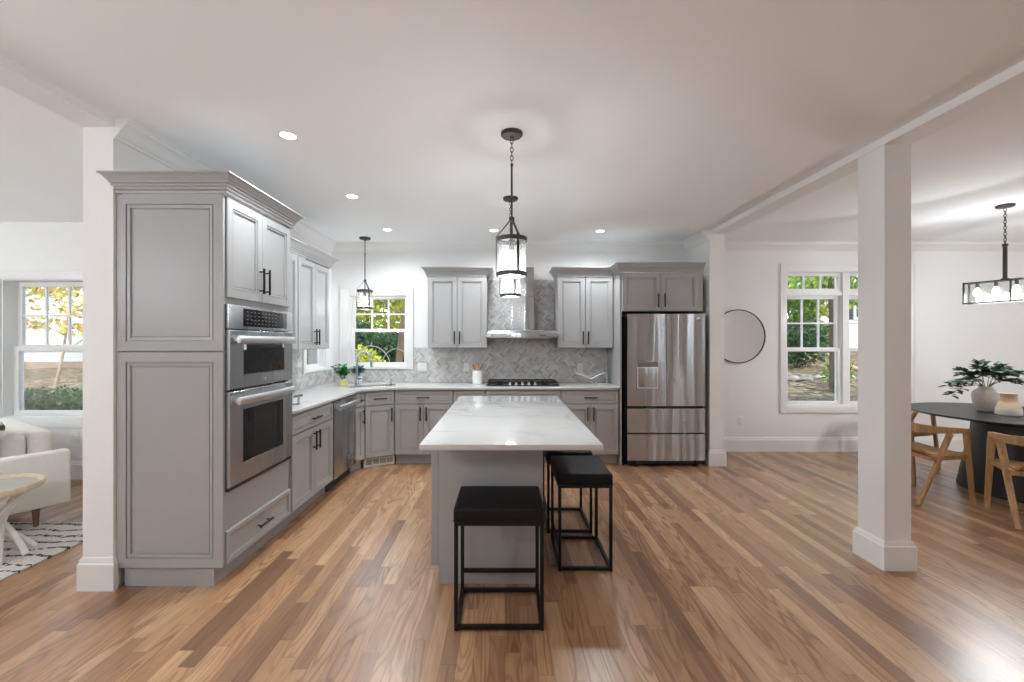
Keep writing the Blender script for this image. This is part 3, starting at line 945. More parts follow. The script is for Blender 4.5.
def oven_door(z0, z1, wz0, wz1, wx0, wx1, hz):
    b = B()
    yb, yf = -0.0045, -0.036
    fr = [(ex0, ex1, z0, wz0), (ex0, ex1, wz1, z1), (ex0, wx0, wz0, wz1), (wx1, ex1, wz0, wz1)]
    rings = []
    for ins, y in ((0, yb), (0, yf + 0.004), (0.004, yf)):
        rings.append([(ex0 + ins, y, z0 + ins), (ex1 - ins, y, z0 + ins), (ex1 - ins, y, z1 - ins), (ex0 + ins, y, z1 - ins)])
    rings.append([(wx0, yf, wz0), (wx1, yf, wz0), (wx1, yf, wz1), (wx0, yf, wz1)])
    rings.append([(wx0 + 0.003, yf + 0.006, wz0 + 0.003), (wx1 - 0.003, yf + 0.006, wz0 + 0.003), (wx1 - 0.003, yf + 0.006, wz1 - 0.003), (wx0 + 0.003, yf + 0.006, wz1 - 0.003)])
    ring_faces(b, rings)
    o = finish(b, 'oven_door', 'steel_flat', ov, smooth=25)
    b = B(); box(b, wx0 + 0.004, wx1 - 0.004, yf + 0.0025, yf + 0.0058, wz0 + 0.004, wz1 - 0.004)
    finish(b, 'door_window', 'blackglass', o)
    b = B()
    n = 14
    prof = []
    for i in range(n + 1):
        x = ex0 + 0.035 + (ex1 - ex0 - 0.08) * i / n
        yy = yf - 0.032 - 0.008 * sin(pi * i / n)
        prof.append((x, yy, hz))
    rings = []
    for p in prof:
        rings.append([(p[0], p[1] + 0.013 * cos(a), p[2] + 0.024 * sin(a)) for a in [2 * pi * k / 12 for k in range(12)]])
    ring_faces(b, rings)
    for x in (ex0 + 0.045, ex1 - 0.045): box(b, x - 0.012, x + 0.012, yf - 0.034, yf - 0.0005, hz - 0.012, hz + 0.012, 0.003)
    finish(b, 'handle', 'steel_bright', o)
    return o
od1 = oven_door(1.154, 1.512, 1.235, 1.425, ex0 + 0.135, ex1 - 0.115, 1.455)
od2 = oven_door(0.575, 1.142, 0.690, 1.025, ex0 + 0.130, ex1 - 0.130, 1.085)
b = B(); cyl(b, ((ex0 + ex1) / 2, -0.0365, 1.195), ((ex0 + ex1) / 2, -0.039, 1.195), 0.011, seg=20)
finish(b, 'badge', 'logo', od1, 'small round silver badge')
b = B(); box(b, ex0 + 0.137, ex0 + 0.165, -0.0368, -0.0362, 1.392, 1.428); finish(b, 'energy_tag', 'plate', od1, 'small white tag on the glass')
b = B(); box(b, ex1 - 0.15, ex1 - 0.128, -0.0368, -0.0362, 1.40, 1.428); finish(b, 'energy_tag', 'plate', od1, 'small white tag on the glass')
b = B(); box(b, ex0 + 0.004, ex1 - 0.004, -0.026, -0.0045, 0.552, 0.573)
finish(b, 'bottom_trim', 'gasket', ov)

# ------------------------------------------------------------------ dishwasher
dw0, dww = 4.1145, 0.625
dwr = thing('dishwasher', 'stainless dishwasher with a bright bar handle beneath the white counter', 'dishwasher', (FX, dw0, 0), pi / 2)
b = B(); box(b, 0.004, dww - 0.004, 0.004, 0.58, 0.10, 0.876); finish(b, 'tub_casing', 'gasket', dwr)
b = B(); box(b, 0.005, dww - 0.005, -0.026, 0.0035, 0.115, 0.868, 0.004); dd_ = finish(b, 'door', 'steel', dwr)
b = B(); box(b, 0.010, dww - 0.010, 0.05, 0.07, 0.0, 0.10); finish(b, 'kick_plate', 'gasket', dwr)
b = B()
rings = []
for i in range(15):
    x = 0.03 + (dww - 0.06) * i / 14
    yy = -0.026 - 0.040 - 0.008 * sin(pi * i / 14)
    rings.append([(x, yy + 0.012 * cos(a), 0.800 + 0.024 * sin(a)) for a in [2 * pi * k / 12 for k in range(12)]])
ring_faces(b, rings)
for x in (0.05, dww - 0.05): box(b, x - 0.015, x + 0.015, -0.064, -0.0265, 0.788, 0.812, 0.003)
finish(b, 'handle', 'steel_bright', dd_)
b = B(); cyl(b, (dww * 0.62, -0.0262, 0.25), (dww * 0.62, -0.028, 0.25), 0.009, seg=16); finish(b, 'badge', 'logo', dd_)

# ------------------------------------------------------------------ countertop with sink cut-out
def curve_slab(name, outlines, z0, z1, mat, bev=0.003, **kw):
    cu = bpy.data.curves.new(name, 'CURVE'); cu.dimensions = '2D'; cu.fill_mode = 'BOTH'
    cu.extrude = (z1 - z0) / 2 - bev; cu.bevel_depth = bev; cu.bevel_resolution = 1
    for pts in outlines:
        s = cu.splines.new('POLY'); s.points.add(len(pts) - 1); s.use_cyclic_u = True
        for p, q in zip(s.points, pts): p.co = (q[0], q[1], 0, 1)
    tmp = bpy.data.objects.new(name, cu); COL.objects.link(tmp)
    bpy.context.view_layer.update()
    dg = bpy.context.evaluated_depsgraph_get()
    me = bpy.data.meshes.new_from_object(tmp.evaluated_get(dg))
    bpy.data.objects.remove(tmp); bpy.data.curves.remove(cu)
    for v in me.vertices: v.co.z += (z0 + z1) / 2
    me.materials.clear(); me.materials.append(MAT[mat])
    o = bpy.data.objects.new(name, me); COL.objects.link(o)
    return o
SKC = Vector((-1.62, 5.20)); sk_a = da + 0.10
def ell(a, bb, n=48):
    o = []
    for k in range(n):
        t = 2 * pi * k / n
        x = a * math.copysign(abs(cos(t)) ** 0.75, cos(t)); y = bb * math.copysign(abs(sin(t)) ** 0.75, sin(t))
        o.append((SKC.x + x * cos(sk_a) - y * sin(sk_a), SKC.y + x * sin(sk_a) + y * cos(sk_a)))
    return o
outer = [(LW + 0.003, 3.304), (-1.612, 3.304), (-1.612, 4.735), (-1.603, 4.765), (-1.573, 4.822), (-1.555, 4.848), (-1.34, 4.985), (-1.28, 5.004), (-1.22, 5.006), (1.336, 5.006), (1.336, BW - 0.009), (LW + 0.003, BW - 0.009)]
ct = curve_slab('countertop', [outer, ell(0.30, 0.19)], 0.884, 0.914, 'quartz')
tag(ct, 'white quartz countertop wrapping the corner from tall cabinet to refrigerator', 'countertop')

# sink
sk = thing('kitchen_sink', 'undermount steel sink bowl set in the corner counter', 'sink', (0, 0, 0))
b = B()
rings = []
for a, bb, z in ((0.318, 0.208, 0.8825), (0.296, 0.186, 0.8825), (0.288, 0.178, 0.86), (0.27, 0.165, 0.74), (0.24, 0.14, 0.715), (0.05, 0.05, 0.708)):
    rings.append([(x, y, z) for x, y in ell(a, bb)])
ring_faces(b, rings, False, True)
finish(b, 'bowl', 'steel_bright', sk)
b = B(); lathe(b, [(0.0, 0.004), (0.04, 0.004), (0.045, 0.0), (0.045, -0.004)], (SKC.x, SKC.y, 0.710), 24, False, False); finish(b, 'drain', 'chrome', sk)

# faucet
fa = thing('kitchen_faucet', 'tall curved nickel faucet behind the corner sink', 'faucet', (-1.815, 5.27, 0.914), 0)
b = B()
lathe(b, [(0.0, 0), (0.030, 0), (0.030, 0.008), (0.024, 0.014), (0.022, 0.09), (0.018, 0.10), (0.0, 0.10)], (0, 0, 0), 20, False, False)
finish(b, 'body', 'chrome', fa)
sd = Vector((0.93, -0.36, 0)).normalized()
pts = [Vector((0, 0, 0.10)), Vector((0, 0, 0.20)), Vector((0, 0, 0.30))]
R = 0.105
for k in range(1, 13):
    t = pi * k / 12 * 0.97
    pts.append(sd * (R - R * cos(t)) + Vector((0, 0, 0.30 + R * sin(t))))
b = B(); tube(b, pts, 0.0145, 12); finish(b, 'spout', 'chrome', fa)
e = pts[-1]; dirv = (pts[-1] - pts[-2]).normalized()
b = B(); tube(b, [e - dirv * 0.002, e + dirv * 0.015, e + dirv * 0.075, e + dirv * 0.09], [0.016, 0.018, 0.020, 0.017], 14); finish(b, 'spray_head', 'chrome', fa)
b = B(); tube(b, [(0.015, -0.01, 0.075), (0.05, -0.02, 0.078), (0.10, -0.025, 0.082)], [0.010, 0.008, 0.006], 10); finish(b, 'lever', 'chrome', fa)
# soap dispenser
sd_o = thing('soap_dispenser', 'short nickel soap dispenser pump behind the sink', 'dispenser', (-1.44, 5.43, 0.914))
b = B(); lathe(b, [(0, 0), (0.022, 0), (0.022, 0.006), (0.013, 0.012), (0.012, 0.05), (0.0, 0.05)], (0, 0, 0), 16, False, False); finish(b, 'body', 'chrome', sd_o)
b = B(); lathe(b, [(0, 0.05), (0.014, 0.05), (0.015, 0.066), (0.0, 0.068)], (0, 0, 0), 16, False, False); tube(b, [(0, 0, 0.06), (0.0, -0.03, 0.062), (0, -0.055, 0.055)], 0.005, 8); finish(b, 'pump_head', 'chrome', sd_o)

# ------------------------------------------------------------------ leaf helpers
def leaf(b, p, d, nrm, ln, wd, fold=0.15):
    d = d.normalized(); s = d.cross(nrm)
    if s.length < 1e-4: s = Vector((1, 0, 0))
    s.normalize(); u = s.cross(d)
    v = [b.verts.new(p), b.verts.new(p + d * ln * .45 + s * wd * .5 + u * fold * wd), b.verts.new(p + d * ln), b.verts.new(p + d * ln * .45 - s * wd * .5 + u * fold * wd)]
    b.faces.new((v[0], v[1], v[2])); b.faces.new((v[0], v[2], v[3]))

def rv(rng):
    while True:
        v = Vector((rng.uniform(-1, 1), rng.uniform(-1, 1), rng.uniform(-1, 1)))
        if 0.01 < v.length < 1: return v

def leaf_cloud(b, rng, blobs, per, ln, wd):
    for (c, rx, ry, rz) in blobs:
        for _ in range(per):
            v = rv(rng)
            v = v.normalized() * (v.length ** 0.45)
            p = Vector((c[0] + v.x * rx, c[1] + v.y * ry, c[2] + v.z * rz))
            leaf(b, p, rv(rng) + Vector((0, 0, -0.3)), rv(rng), ln * rng.uniform(.7, 1.3), wd * rng.uniform(.7, 1.3))

# potted plants by the sink
def pot_plant(label, loc, potmat, leafm, r, h, hgt, seed, band=None):
    root = thing('potted_plant', label, 'plant', loc, 0, 'potted plants by the sink')
    rng = random.Random(seed)
    b = B(); lathe(b, [(0, 0), (r * .86, 0), (r * .9, 0.004), (r, h), (r * .92, h), (r * .88, h - 0.012), (0, h - 0.012)], (0, 0, 0), 24, False, False)
    p_ = finish(b, 'pot', potmat, root)
    if band:
        b = B(); lathe(b, [(r * .90, h * .1), (r * .925, h * .1), (r * .99, h * .75), (r * .965, h * .75)], (0, 0, 0), 24, False, False); finish(b, 'glaze_band', band, p_)
    b = B(); lathe(b, [(0, h - 0.0118), (r * .87, h - 0.0118), (r * 0.5, h - 0.006), (0, h - 0.005)], (0, 0, 0), 20, False, False); finish(b, 'soil', 'soil', root)
    b = B(); bl = B()
    for i in range(13):
        a = rng.uniform(0, 2 * pi); sp = rng.uniform(.1, 1.0)
        top = Vector((cos(a) * sp * hgt * .55, sin(a) * sp * hgt * .45, h + hgt * rng.uniform(.45, 1.0) * (1.15 - .45 * sp)))
        base = Vector((cos(a) * r * .3, sin(a) * r * .3, h - 0.012))
        mid = base.lerp(top, .5) + Vector((0, 0, hgt * .1))
        tube(b, [base, mid, top], [0.0025, 0.002, 0.0015], 6)
        for k in range(9):
            t = .35 + .65 * k / 8
            p = base.lerp(mid, t * 2) if t < .5 else mid.lerp(top, t * 2 - 1)
            leaf(bl, p, Vector((cos(a + rng.uniform(-2, 2)), sin(a + rng.uniform(-2, 2)), rng.uniform(-.2, .8))), Vector((0, 0, 1)) + rv(rng) * .6, 0.062 * rng.uniform(.7, 1.2), 0.044)
    finish(b, 'stem', 'leaf_pot', root); finish(bl, 'leaves', leafm, root)
    return root
pot_plant('bushy green herb in a yellow banded pot beside the faucet', (-1.950, 5.18, 0.914), 'teal', 'leaf_pot', 0.056, 0.085, 0.20, 3, 'yellow')
pot_plant('blue-grey leaved herb in a pale blue pot against the backsplash', (-1.86, 5.44, 0.914), 'teal', 'leaf_blue', 0.055, 0.10, 0.15, 5)

# small steel phone stand-like rest near the oven cabinet
ph = thing('paper_holder', 'small grey metal holder on the counter against the tall cabinet', 'holder', (-1.752, 3.62, 0.914), 0)
b = B(); box(b, -0.045, 0.025, -0.03, 0.03, 0, 0.006, 0.002); finish(b, 'base', 'steel_flat', ph)
b = B(); bar(b, (0.012, 0, 0.006), (0.014, 0, 0.058), 0.012, 0.014); finish(b, 'upright', 'chrome', ph)
b = B(); bar(b, (-0.018, 0, 0.068), (0.042, 0, 0.078), 0.035, 0.022, bev=1); finish(b, 'head', 'steel_flat', ph)

# ------------------------------------------------------------------ cooktop
ck = thing('gas_cooktop', 'black gas cooktop with silver knobs on the back counter', 'cooktop', (0.213, 5.30, 0.914))
b = B()
prism_pts = [(-0.437, -0.185), (0.437, -0.185), (0.437, 0.26), (-0.437, 0.26)]
box(b, -0.437, 0.437, -0.185, 0.265, 0.0005, 0.012, 0.004)
finish(b, 'glass_top', 'blackglass', ck)
def grate(x0, x1):
    b = B()
    y0, y1, zt = -0.165, 0.245, 0.046
    for y in (y0, y1): bar(b, (x0, y, zt - .006), (x1, y, zt - .006), 0.012, 0.014)
    for x in (x0, x1): bar(b, (x, y0, zt - .006), (x, y1, zt - .006), 0.012, 0.014)
    xm = (x0 + x1) / 2
    for y in (-0.06, 0.14): bar(b, (x0, y, zt - .004), (x1, y, zt - .004), 0.009, 0.012)
    bar(b, (xm, y0, zt - .004), (xm, y1, zt - .004), 0.009, 0.012)
    for x in (x0 + .008, x1 - .008):
        for y in (y0 + .008, y1 - .008): bar(b, (x, y, 0.012), (x, y, zt - .01), 0.012, 0.012, (0, 1, 0))
    finish(b, 'grate', 'black', ck)
grate(-0.415, -0.145); grate(-0.135, 0.135); grate(0.145, 0.415)
for (x, y) in ((-0.28, -0.08), (-0.28, 0.15), (0.0, 0.09), (0.28, -0.08), (0.28, 0.15)):
    b = B(); lathe(b, [(0, 0.0125), (0.045, 0.0125), (0.045, 0.02), (0.034, 0.022), (0.034, 0.03), (0, 0.031)], (x, y, 0), 24, False, False); finish(b, 'burner', 'black', ck)
for i in range(5):
    b = B(); lathe(b, [(0, 0.0125), (0.019, 0.0125), (0.019, 0.018), (0.015, 0.020), (0.013, 0.044), (0, 0.045)], (-0.15 + i * 0.075 - 0.005, -0.176, 0), 20, False, False); finish(b, 'knob', 'steel_bright', ck)

# ------------------------------------------------------------------ range hood
hd = thing('range_hood', 'stainless chimney range hood over the cooktop', 'range hood', (0.213, BW - 0.0085, 0))
hw = 0.428
b = B()
box(b, -hw, hw, -0.53, -0.001, 1.494, 1.548, 0.003)
finish(b, 'canopy', 'steel_flat', hd)
b = B()
ring_faces(b, [[(-hw + .004, -0.526, 1.5482), (hw - .004, -0.526, 1.5482), (hw - .004, -0.002, 1.5482), (-hw + .004, -0.002, 1.5482)],
               [(-hw + .03, -0.50, 1.575), (hw - .03, -0.50, 1.575), (hw - .03, -0.002, 1.575), (-hw + .03, -0.002, 1.575)],
               [(-0.155, -0.30, 1.60), (0.155, -0.30, 1.60), (0.155, -0.002, 1.60), (-0.155, -0.002, 1.60)]])
finish(b, 'canopy_top', 'steel_flat', hd)
b = B(); box(b, -0.152, 0.152, -0.295, -0.002, 1.598, 2.00, 0.002); finish(b, 'chimney', 'steel', hd)
b = B(); box(b, -0.147, 0.147, -0.290, -0.002, 2.0005, 2.375, 0.002); finish(b, 'upper_chimney', 'steel', hd)
b = B()
for i in range(5): cyl(b, (0.20 + i * 0.018, -0.530, 1.521), (0.20 + i * 0.018, -0.534, 1.521), 0.006, seg=12)
finish(b, 'button', 'black', hd)
b = B(); box(b, -hw + .04, -0.01, -0.48, -0.05, 1.488, 1.4938); box(b, 0.01, hw - .04, -0.48, -0.05, 1.488, 1.4938); finish(b, 'filter', 'steel_bright', hd)

# ------------------------------------------------------------------ refrigerator
fr = thing('refrigerator', 'stainless French-door refrigerator with two bottom drawers and water dispenser', 'refrigerator', (1.408, 4.955, 0))
FW = 0.905
b = B(); box(b, 0.004, FW - 0.004, 0.075, 0.68, 0.06, 1.745, 0.004); finish(b, 'case', 'gasket', fr)
def fdoor(nm, x0, x1, z0, z1, hole=None):
    b = B()
    n = 10
    def ycur(x):
        t = (x - 0) / FW
        return -0.012 * sin(pi * t)
    xs = [x0 + (x1 - x0) * i / n for i in range(n + 1)]
    rings = []
    for x in xs:
        e = 0.004 if x in (xs[0], xs[-1]) else 0.0
        y = ycur(x) + e
        rings.append([(x, y, z0 + .003), (x, y, z1 - .003), (x, y + .004, z1), (x, 0.072, z1), (x, 0.072, z0), (x, y + .004, z0)])
    ring_faces(b, rings)
    return finish(b, nm, 'steel', fr, smooth=30)
mid = FW / 2
dl = fdoor('door', 0.002, mid - 0.003, 0.700, 1.765)
dr = fdoor('door', mid + 0.003, FW - 0.002, 0.700, 1.765)
w1 = fdoor('drawer', 0.002, FW - 0.002, 0.392, 0.676)
w2 = fdoor('drawer', 0.002, FW - 0.002, 0.072, 0.380)
b = B(); box(b, 0.01, FW - 0.01, 0.03, 0.0745, 0.678, 0.698); box(b, 0.01, FW - 0.01, 0.03, 0.0745, 0.380, 0.392); finish(b, 'gasket_strip', 'gasket', fr)
b = B(); box(b, 0.02, FW - 0.02, 0.05, 0.074, 0.02, 0.068); finish(b, 'kick_grille', 'gasket', fr)
for x in (0.10, FW - 0.10):
    b = B(); cyl(b, (x, 0.03, 0.0), (x, 0.03, 0.018), 0.022, seg=16); cyl(b, (x, 0.03, 0.018), (x, 0.055, 0.05), 0.012, seg=10); finish(b, 'foot', 'black', fr)
# dispenser
b = B(); box(b, 0.100, 0.365, -0.014, -0.004, 0.895, 1.225, 0.003); ds = finish(b, 'dispenser', 'steel_flat', dl)
b = B()
x0, x1, z0, z1 = 0.112, 0.353, 0.905, 1.15
ring_faces(b, [[(x0 + i, y, z0 + i), (x1 - i, y, z0 + i), (x1 - i, y, z1 - i), (x0 + i, y, z1 - i)] for i, y in ((0, -0.0142), (0.002, -0.0165), (0.008, -0.0165), (0.012, -0.0142))], False, False)
finish(b, 'recess_rim', 'steel_bright', ds)
b = B(); box(b, 0.113, 0.352, -0.0158, -0.0143, 1.155, 1.215, 0.0008); finish(b, 'dispenser_panel', 'cab_dark', ds)
b = B(); box(b, 0.205, 0.225, -0.034, -0.0145, 1.05, 1.15, 0.004); box(b, 0.250, 0.262, -0.028, -0.0145, 1.07, 1.15, 0.003); finish(b, 'dispenser_paddle', 'steel_bright', ds)
def stud(parent, x, z):
    b = B(); t = x / FW; y = -0.012 * sin(pi * t); cyl(b, (x, y + .002, z), (x, y - .012, z), 0.008, seg=12); finish(b, 'handle_stud', 'chrome', parent)
stud(dl, mid - 0.042, 1.575); stud(dl, mid - 0.042, 0.86); stud(dr, mid + 0.042, 1.575); stud(dr, mid + 0.042, 0.86)
for p, z in ((w1, 0.62), (w2, 0.325)): stud(p, 0.135, z); stud(p, FW - 0.135, z)
b = B()
box(b, FW - 0.105, FW - 0.100, -0.0068, -0.0038, 1.705, 1.727); box(b, FW - 0.105, FW - 0.090, -0.0066, -0.0036, 1.705, 1.709)
bx = FW - 0.07
for k in range(10):
    a0 = radians(50 + k * 28); a1 = radians(50 + (k + 1) * 28)
    bar(b, (bx + .010 * cos(a0), -0.0045, 1.716 + .011 * sin(a0)), (bx + .010 * cos(a1), -0.0045, 1.716 + .011 * sin(a1)), 0.004, 0.004, (0, 1, 0))
box(b, bx, bx + .011, -0.0060, -0.0030, 1.714, 1.718)
finish(b, 'logo_letters', 'logo', dr, 'small silver maker logo')

# ------------------------------------------------------------------ island
isl = thing('kitchen_island', 'grey kitchen island cabinet with plain end panel', 'island', (0, 0, 0))
b = B(); box(b, -0.418, 0.212, 2.585, 4.08, 0.114, 0.883); finish(b, 'cabinet_body', 'cab', isl)
b = B(); box(b, -0.393, 0.226, 2.560, 2.584, 0.0, 0.883, 0.0015); finish(b, 'end_panel', 'cab', isl)
b = B(); box(b, -0.439, -0.3935, 2.560, 2.584, 0.114, 0.883, 0.0015); finish(b, 'end_stile', 'cab', isl)
b = B(); box(b, 0.2125, 0.226, 2.5845, 4.08, 0.0, 0.883); finish(b, 'side_panel', 'cab', isl)
b = B(); box(b, -0.393, 0.226, 4.081, 4.10, 0.0, 0.883); finish(b, 'end_panel', 'cab', isl)
b = B(); box(b, -0.375, -0.355, 2.585, 4.08, 0, 0.1139); finish(b, 'toe_kick', 'cab', isl)
def ifront(nm, y0, y1, z0, z1, pull):
    b = B(); frame_panel(b, -y1, -y0, z0, z1, -0.0005, -0.021, DRAWER_LOOPS if z1 - z0 < .25 else DOOR_LOOPS)
    o = finish(b, nm, 'cab', isl, loc=(-0.4185, 0, 0), rot=-pi / 2, smooth=20)
    b = B(); bar_pull(b, pull[0], pull[1], pull[2], pull[3], -0.0205); finish(b, 'handle', 'black', o)
for k in range(3):
    y0 = 2.592 + k * 0.497; y1 = y0 + 0.49
    ifront('drawer', y0, y1, 0.720, 0.862, (-(y0 + y1) / 2, 0.791, 0.16, True))
    ifront('door', y0, y1, 0.124, 0.708, (-y1 + 0.045, 0.60, 0.16, False))
b = B(); box(b, -0.440, 0.505, 2.205, 4.19, 0.884, 0.914, 0.003)
tag(finish(b, 'island_countertop', 'quartz'), 'white quartz slab with grey veins on the kitchen island', 'countertop')

# ------------------------------------------------------------------ bar stools
def make_stool():
    root = thing('bar_stool', '', 'stool', (0, 0, 0), 0, 'black bar stools around the island')
    hx, hy = 0.224, 0.170
    b = B(); box(b, -hx - .004, hx + .004, -hy - .004, hy + .004, 0.542, 0.612, 0.018, 4)
    for v in b.verts:
        if v.co.z > 0.60:
            v.co.z += 0.010 * (1 - (v.co.x / hx) ** 2) * (1 - (v.co.y / hy) ** 2)
    seat = finish(b, 'seat_cushion', 'leather', root, smooth=60)
    b = B()
    tube(b, [(x, y, 0.548) for x, y in ((-hx - .003, -hy - .003), (hx + .003, -hy - .003), (hx + .003, hy + .003), (-hx - .003, hy + .003))], 0.0032, 6, True)
    finish(b, 'piping', 'leather', seat)
    s = 0.019
    for sx in (-1, 1):
        for sy in (-1, 1):
            b = B(); x = sx * (hx - s / 2); y = sy * (hy - s / 2)
            box(b, x - s / 2, x + s / 2, y - s / 2, y + s / 2, 0.0, 0.5225, 0.002); finish(b, 'leg', 'black', root)
    for z, nm in ((0.5325, 'top_rail'), (0.0095 + 0.006, 'floor_rail')):
        b = B()
        zz = z
        for sy in (-1, 1): box(b, -hx + s, hx - s, sy * (hy - s / 2) - s / 2, sy * (hy - s / 2) + s / 2, zz - .0095, zz + .0095)
        for sx in (-1, 1): box(b, sx * (hx - s / 2) - s / 2, sx * (hx - s / 2) + s / 2, -hy + s, hy - s, zz - .0095, zz + .0095)
        if nm == 'top_rail': 
            for sx in (-1, 1):
                for sy in (-1, 1): box(b, sx * (hx - s / 2) - s / 2, sx * (hx - s / 2) + s / 2, sy * (hy - s / 2) - s / 2, sy * (hy - s / 2) + s / 2, zz - .0095, zz + .0095)
        finish(b, nm, 'black', root)
    b = B(); box(b, -hx + s, hx - s, hy - s, hy, 0.118, 0.137); finish(b, 'foot_rail', 'black', root)
    return root
st0 = make_stool()
st0['label'] = 'black square bar stool standing in front of the island end panel'
st0.location = (-0.030, 2.312, 0); 
st1 = copy_tree(st0); st1.location = (0.505, 2.920, 0); st1.rotation_euler = (0, 0, pi / 2)
st1['label'] = 'nearer of the two black bar stools along the island side'
st2 = copy_tree(st0); st2.location = (0.487, 3.455, 0); st2.rotation_euler = (0, 0, pi / 2)
st2['label'] = 'farther black bar stool along the island side, half hidden behind another'

# ------------------------------------------------------------------ pendants
def make_pendant():
    root = thing('pendant_light', '', 'pendant light', (0, 0, H), 0, 'glass cylinder pendant lights')
    b = B(); lathe(b, [(0, 0), (0.068, 0), (0.068, -0.014), (0.060, -0.022), (0.014, -0.026), (0.010, -0.04), (0, -0.04)], (0, 0, 0), 32, False, False); finish(b, 'canopy', 'bronze', root)
    for k in range(6):
        b = B(); zc = -0.052 - k * 0.026
        pts = []
        for i in range(14):
            a = 2 * pi * i / 14
            u, v = 0.009 * cos(a), 0.0175 * sin(a)
            pts.append((u, 0, zc + v) if k % 2 == 0 else (0, u, zc + v))
        tube(b, pts, 0.0026, 6, True); finish(b, 'chain_link', 'bronze', root)
    b = B(); tube(b, [(0, 0, -0.195), (0, 0, -0.535)], 0.0065, 12); lathe(b, [(0.0, -0.19), (0.009, -0.192), (0.009, -0.205), (0, -0.207)], (0, 0, 0), 12, False, False)
    lathe(b, [(0.0065, -0.52), (0.017, -0.525), (0.017, -0.548), (0.0065, -0.553), (0.0065, -0.66), (0.021, -0.665), (0.021, -0.70), (0.0, -0.702)], (0, 0, 0), 16, False, False)
    finish(b, 'stem', 'bronze', root)
    R, zt, zb = 0.093, -0.665, -0.880
    for k in range(3):
        a = radians(-68 + 120 * k); c, s = cos(a), sin(a)
        b = B()
        bar(b, (0.012 * c, 0.012 * s, -0.545), ((R + .004) * c, (R + .004) * s, zt + 0.02), 0.014, 0.004, (-s, c, 0) if False else (0, 0, 1))
        bar(b, ((R + .004) * c, (R + .004) * s, zt + 0.022), ((R + .004) * c, (R + .004) * s, zb), 0.016, 0.004, (c, s, 0))
        finish(b, 'strap', 'bronze', root)
    for z, nm in ((zt, 'top_ring'), (zb, 'bottom_ring')):
        b = B(); ri, ro, h = R - 0.005, R + 0.003, 0.013
        prof = [(ri, z - h), (ro, z - h), (ro, z + h), (ri, z + h)]
        rings = [[(r * cos(2 * pi * k / 40), r * sin(2 * pi * k / 40), zz) for k in range(40)] for r, zz in prof]
        ring_faces(b, rings, loop=True); finish(b, nm, 'bronze', root)
    b = B(); lathe(b, [(R - 0.007, zb), (R - 0.007, zt)], (0, 0, 0), 40, False, False); finish(b, 'glass_shade', 'seeded', root)
    b = B(); lathe(b, [(0.0, -0.702), (0.017, -0.703), (0.017, -0.728), (0.013, -0.732), (0, -0.732)], (0, 0, 0), 16, False, False); finish(b, 'socket', 'bronze', root)
    b = B(); lathe(b, [(0.012, -0.7325), (0.014, -0.745), (0.030, -0.775), (0.034, -0.80), (0.028, -0.825), (0.012, -0.838), (0.0, -0.84)], (0, 0, 0), 20, True, False); finish(b, 'bulb', 'bulb', root)
    lamp('pendant_glow', 'POINT', LAMP['pendant'], (0, 0, -0.86), root, 0.05, (0.93, 0.965, 1.0))
    return root
pn0 = make_pendant(); pn0.location = (0.042, 2.675, H)
pn0['label'] = 'nearer glass cylinder pendant over the island'
pn1 = copy_tree(pn0); pn1.location = (0.050, 3.88, H); pn1['label'] = 'farther glass cylinder pendant over the island'
pn2 = copy_tree(pn0); pn2.location = (-1.745, 5.36, H); pn2.rotation_euler = (0, 0, radians(25)); pn2['label'] = 'glass cylinder pendant hanging over the corner sink'
for ch in pn2.children:
    if ch.type == 'LIGHT':
        ch.data = ch.data.copy(); ch.data.energy = LAMP['pendant'] * 0.4

# recessed lights
def make_can():
    root = thing('recessed_light', '', 'ceiling light', (0, 0, H), 0, 'recessed ceiling lights')
    b = B(); lathe(b, [(0.045, -0.0005), (0.062, -0.0005), (0.060, -0.006), (0.048, -0.007), (0.045, -0.004)], (0, 0, 0), 32, False, False); finish(b, 'trim_ring', 'trim', root)
    b = B(); lathe(b, [(0.0, -0.0035), (0.0455, -0.0035), (0.0455, -0.001), (0, -0.001)], (0, 0, 0), 32, False, False); finish(b, 'lens', 'lens', root)
    lp = lamp('can_beam', 'SPOT', LAMP['can'], (0, 0, -0.02), root, 0.06, (0.90, 0.955, 1.0), 165, 0.9)
    return root
cans = [((-1.363, 2.70), 'recessed light nearest the tall oven cabinet'),
        ((-1.362, 3.83), 'recessed light above the dishwasher side of the aisle'),
        ((-1.358, 4.965), 'recessed light near the corner sink pendant'),
        ((-0.128, 5.0), 'recessed light above the left end of the cooktop'),
        ((1.115, 5.03), 'recessed light near the refrigerator')]
c0 = make_can()
for i, ((x, y), lab) in enumerate(cans):
    c = c0 if i == 0 else copy_tree(c0)
    c.location = (x, y, H); c['label'] = lab
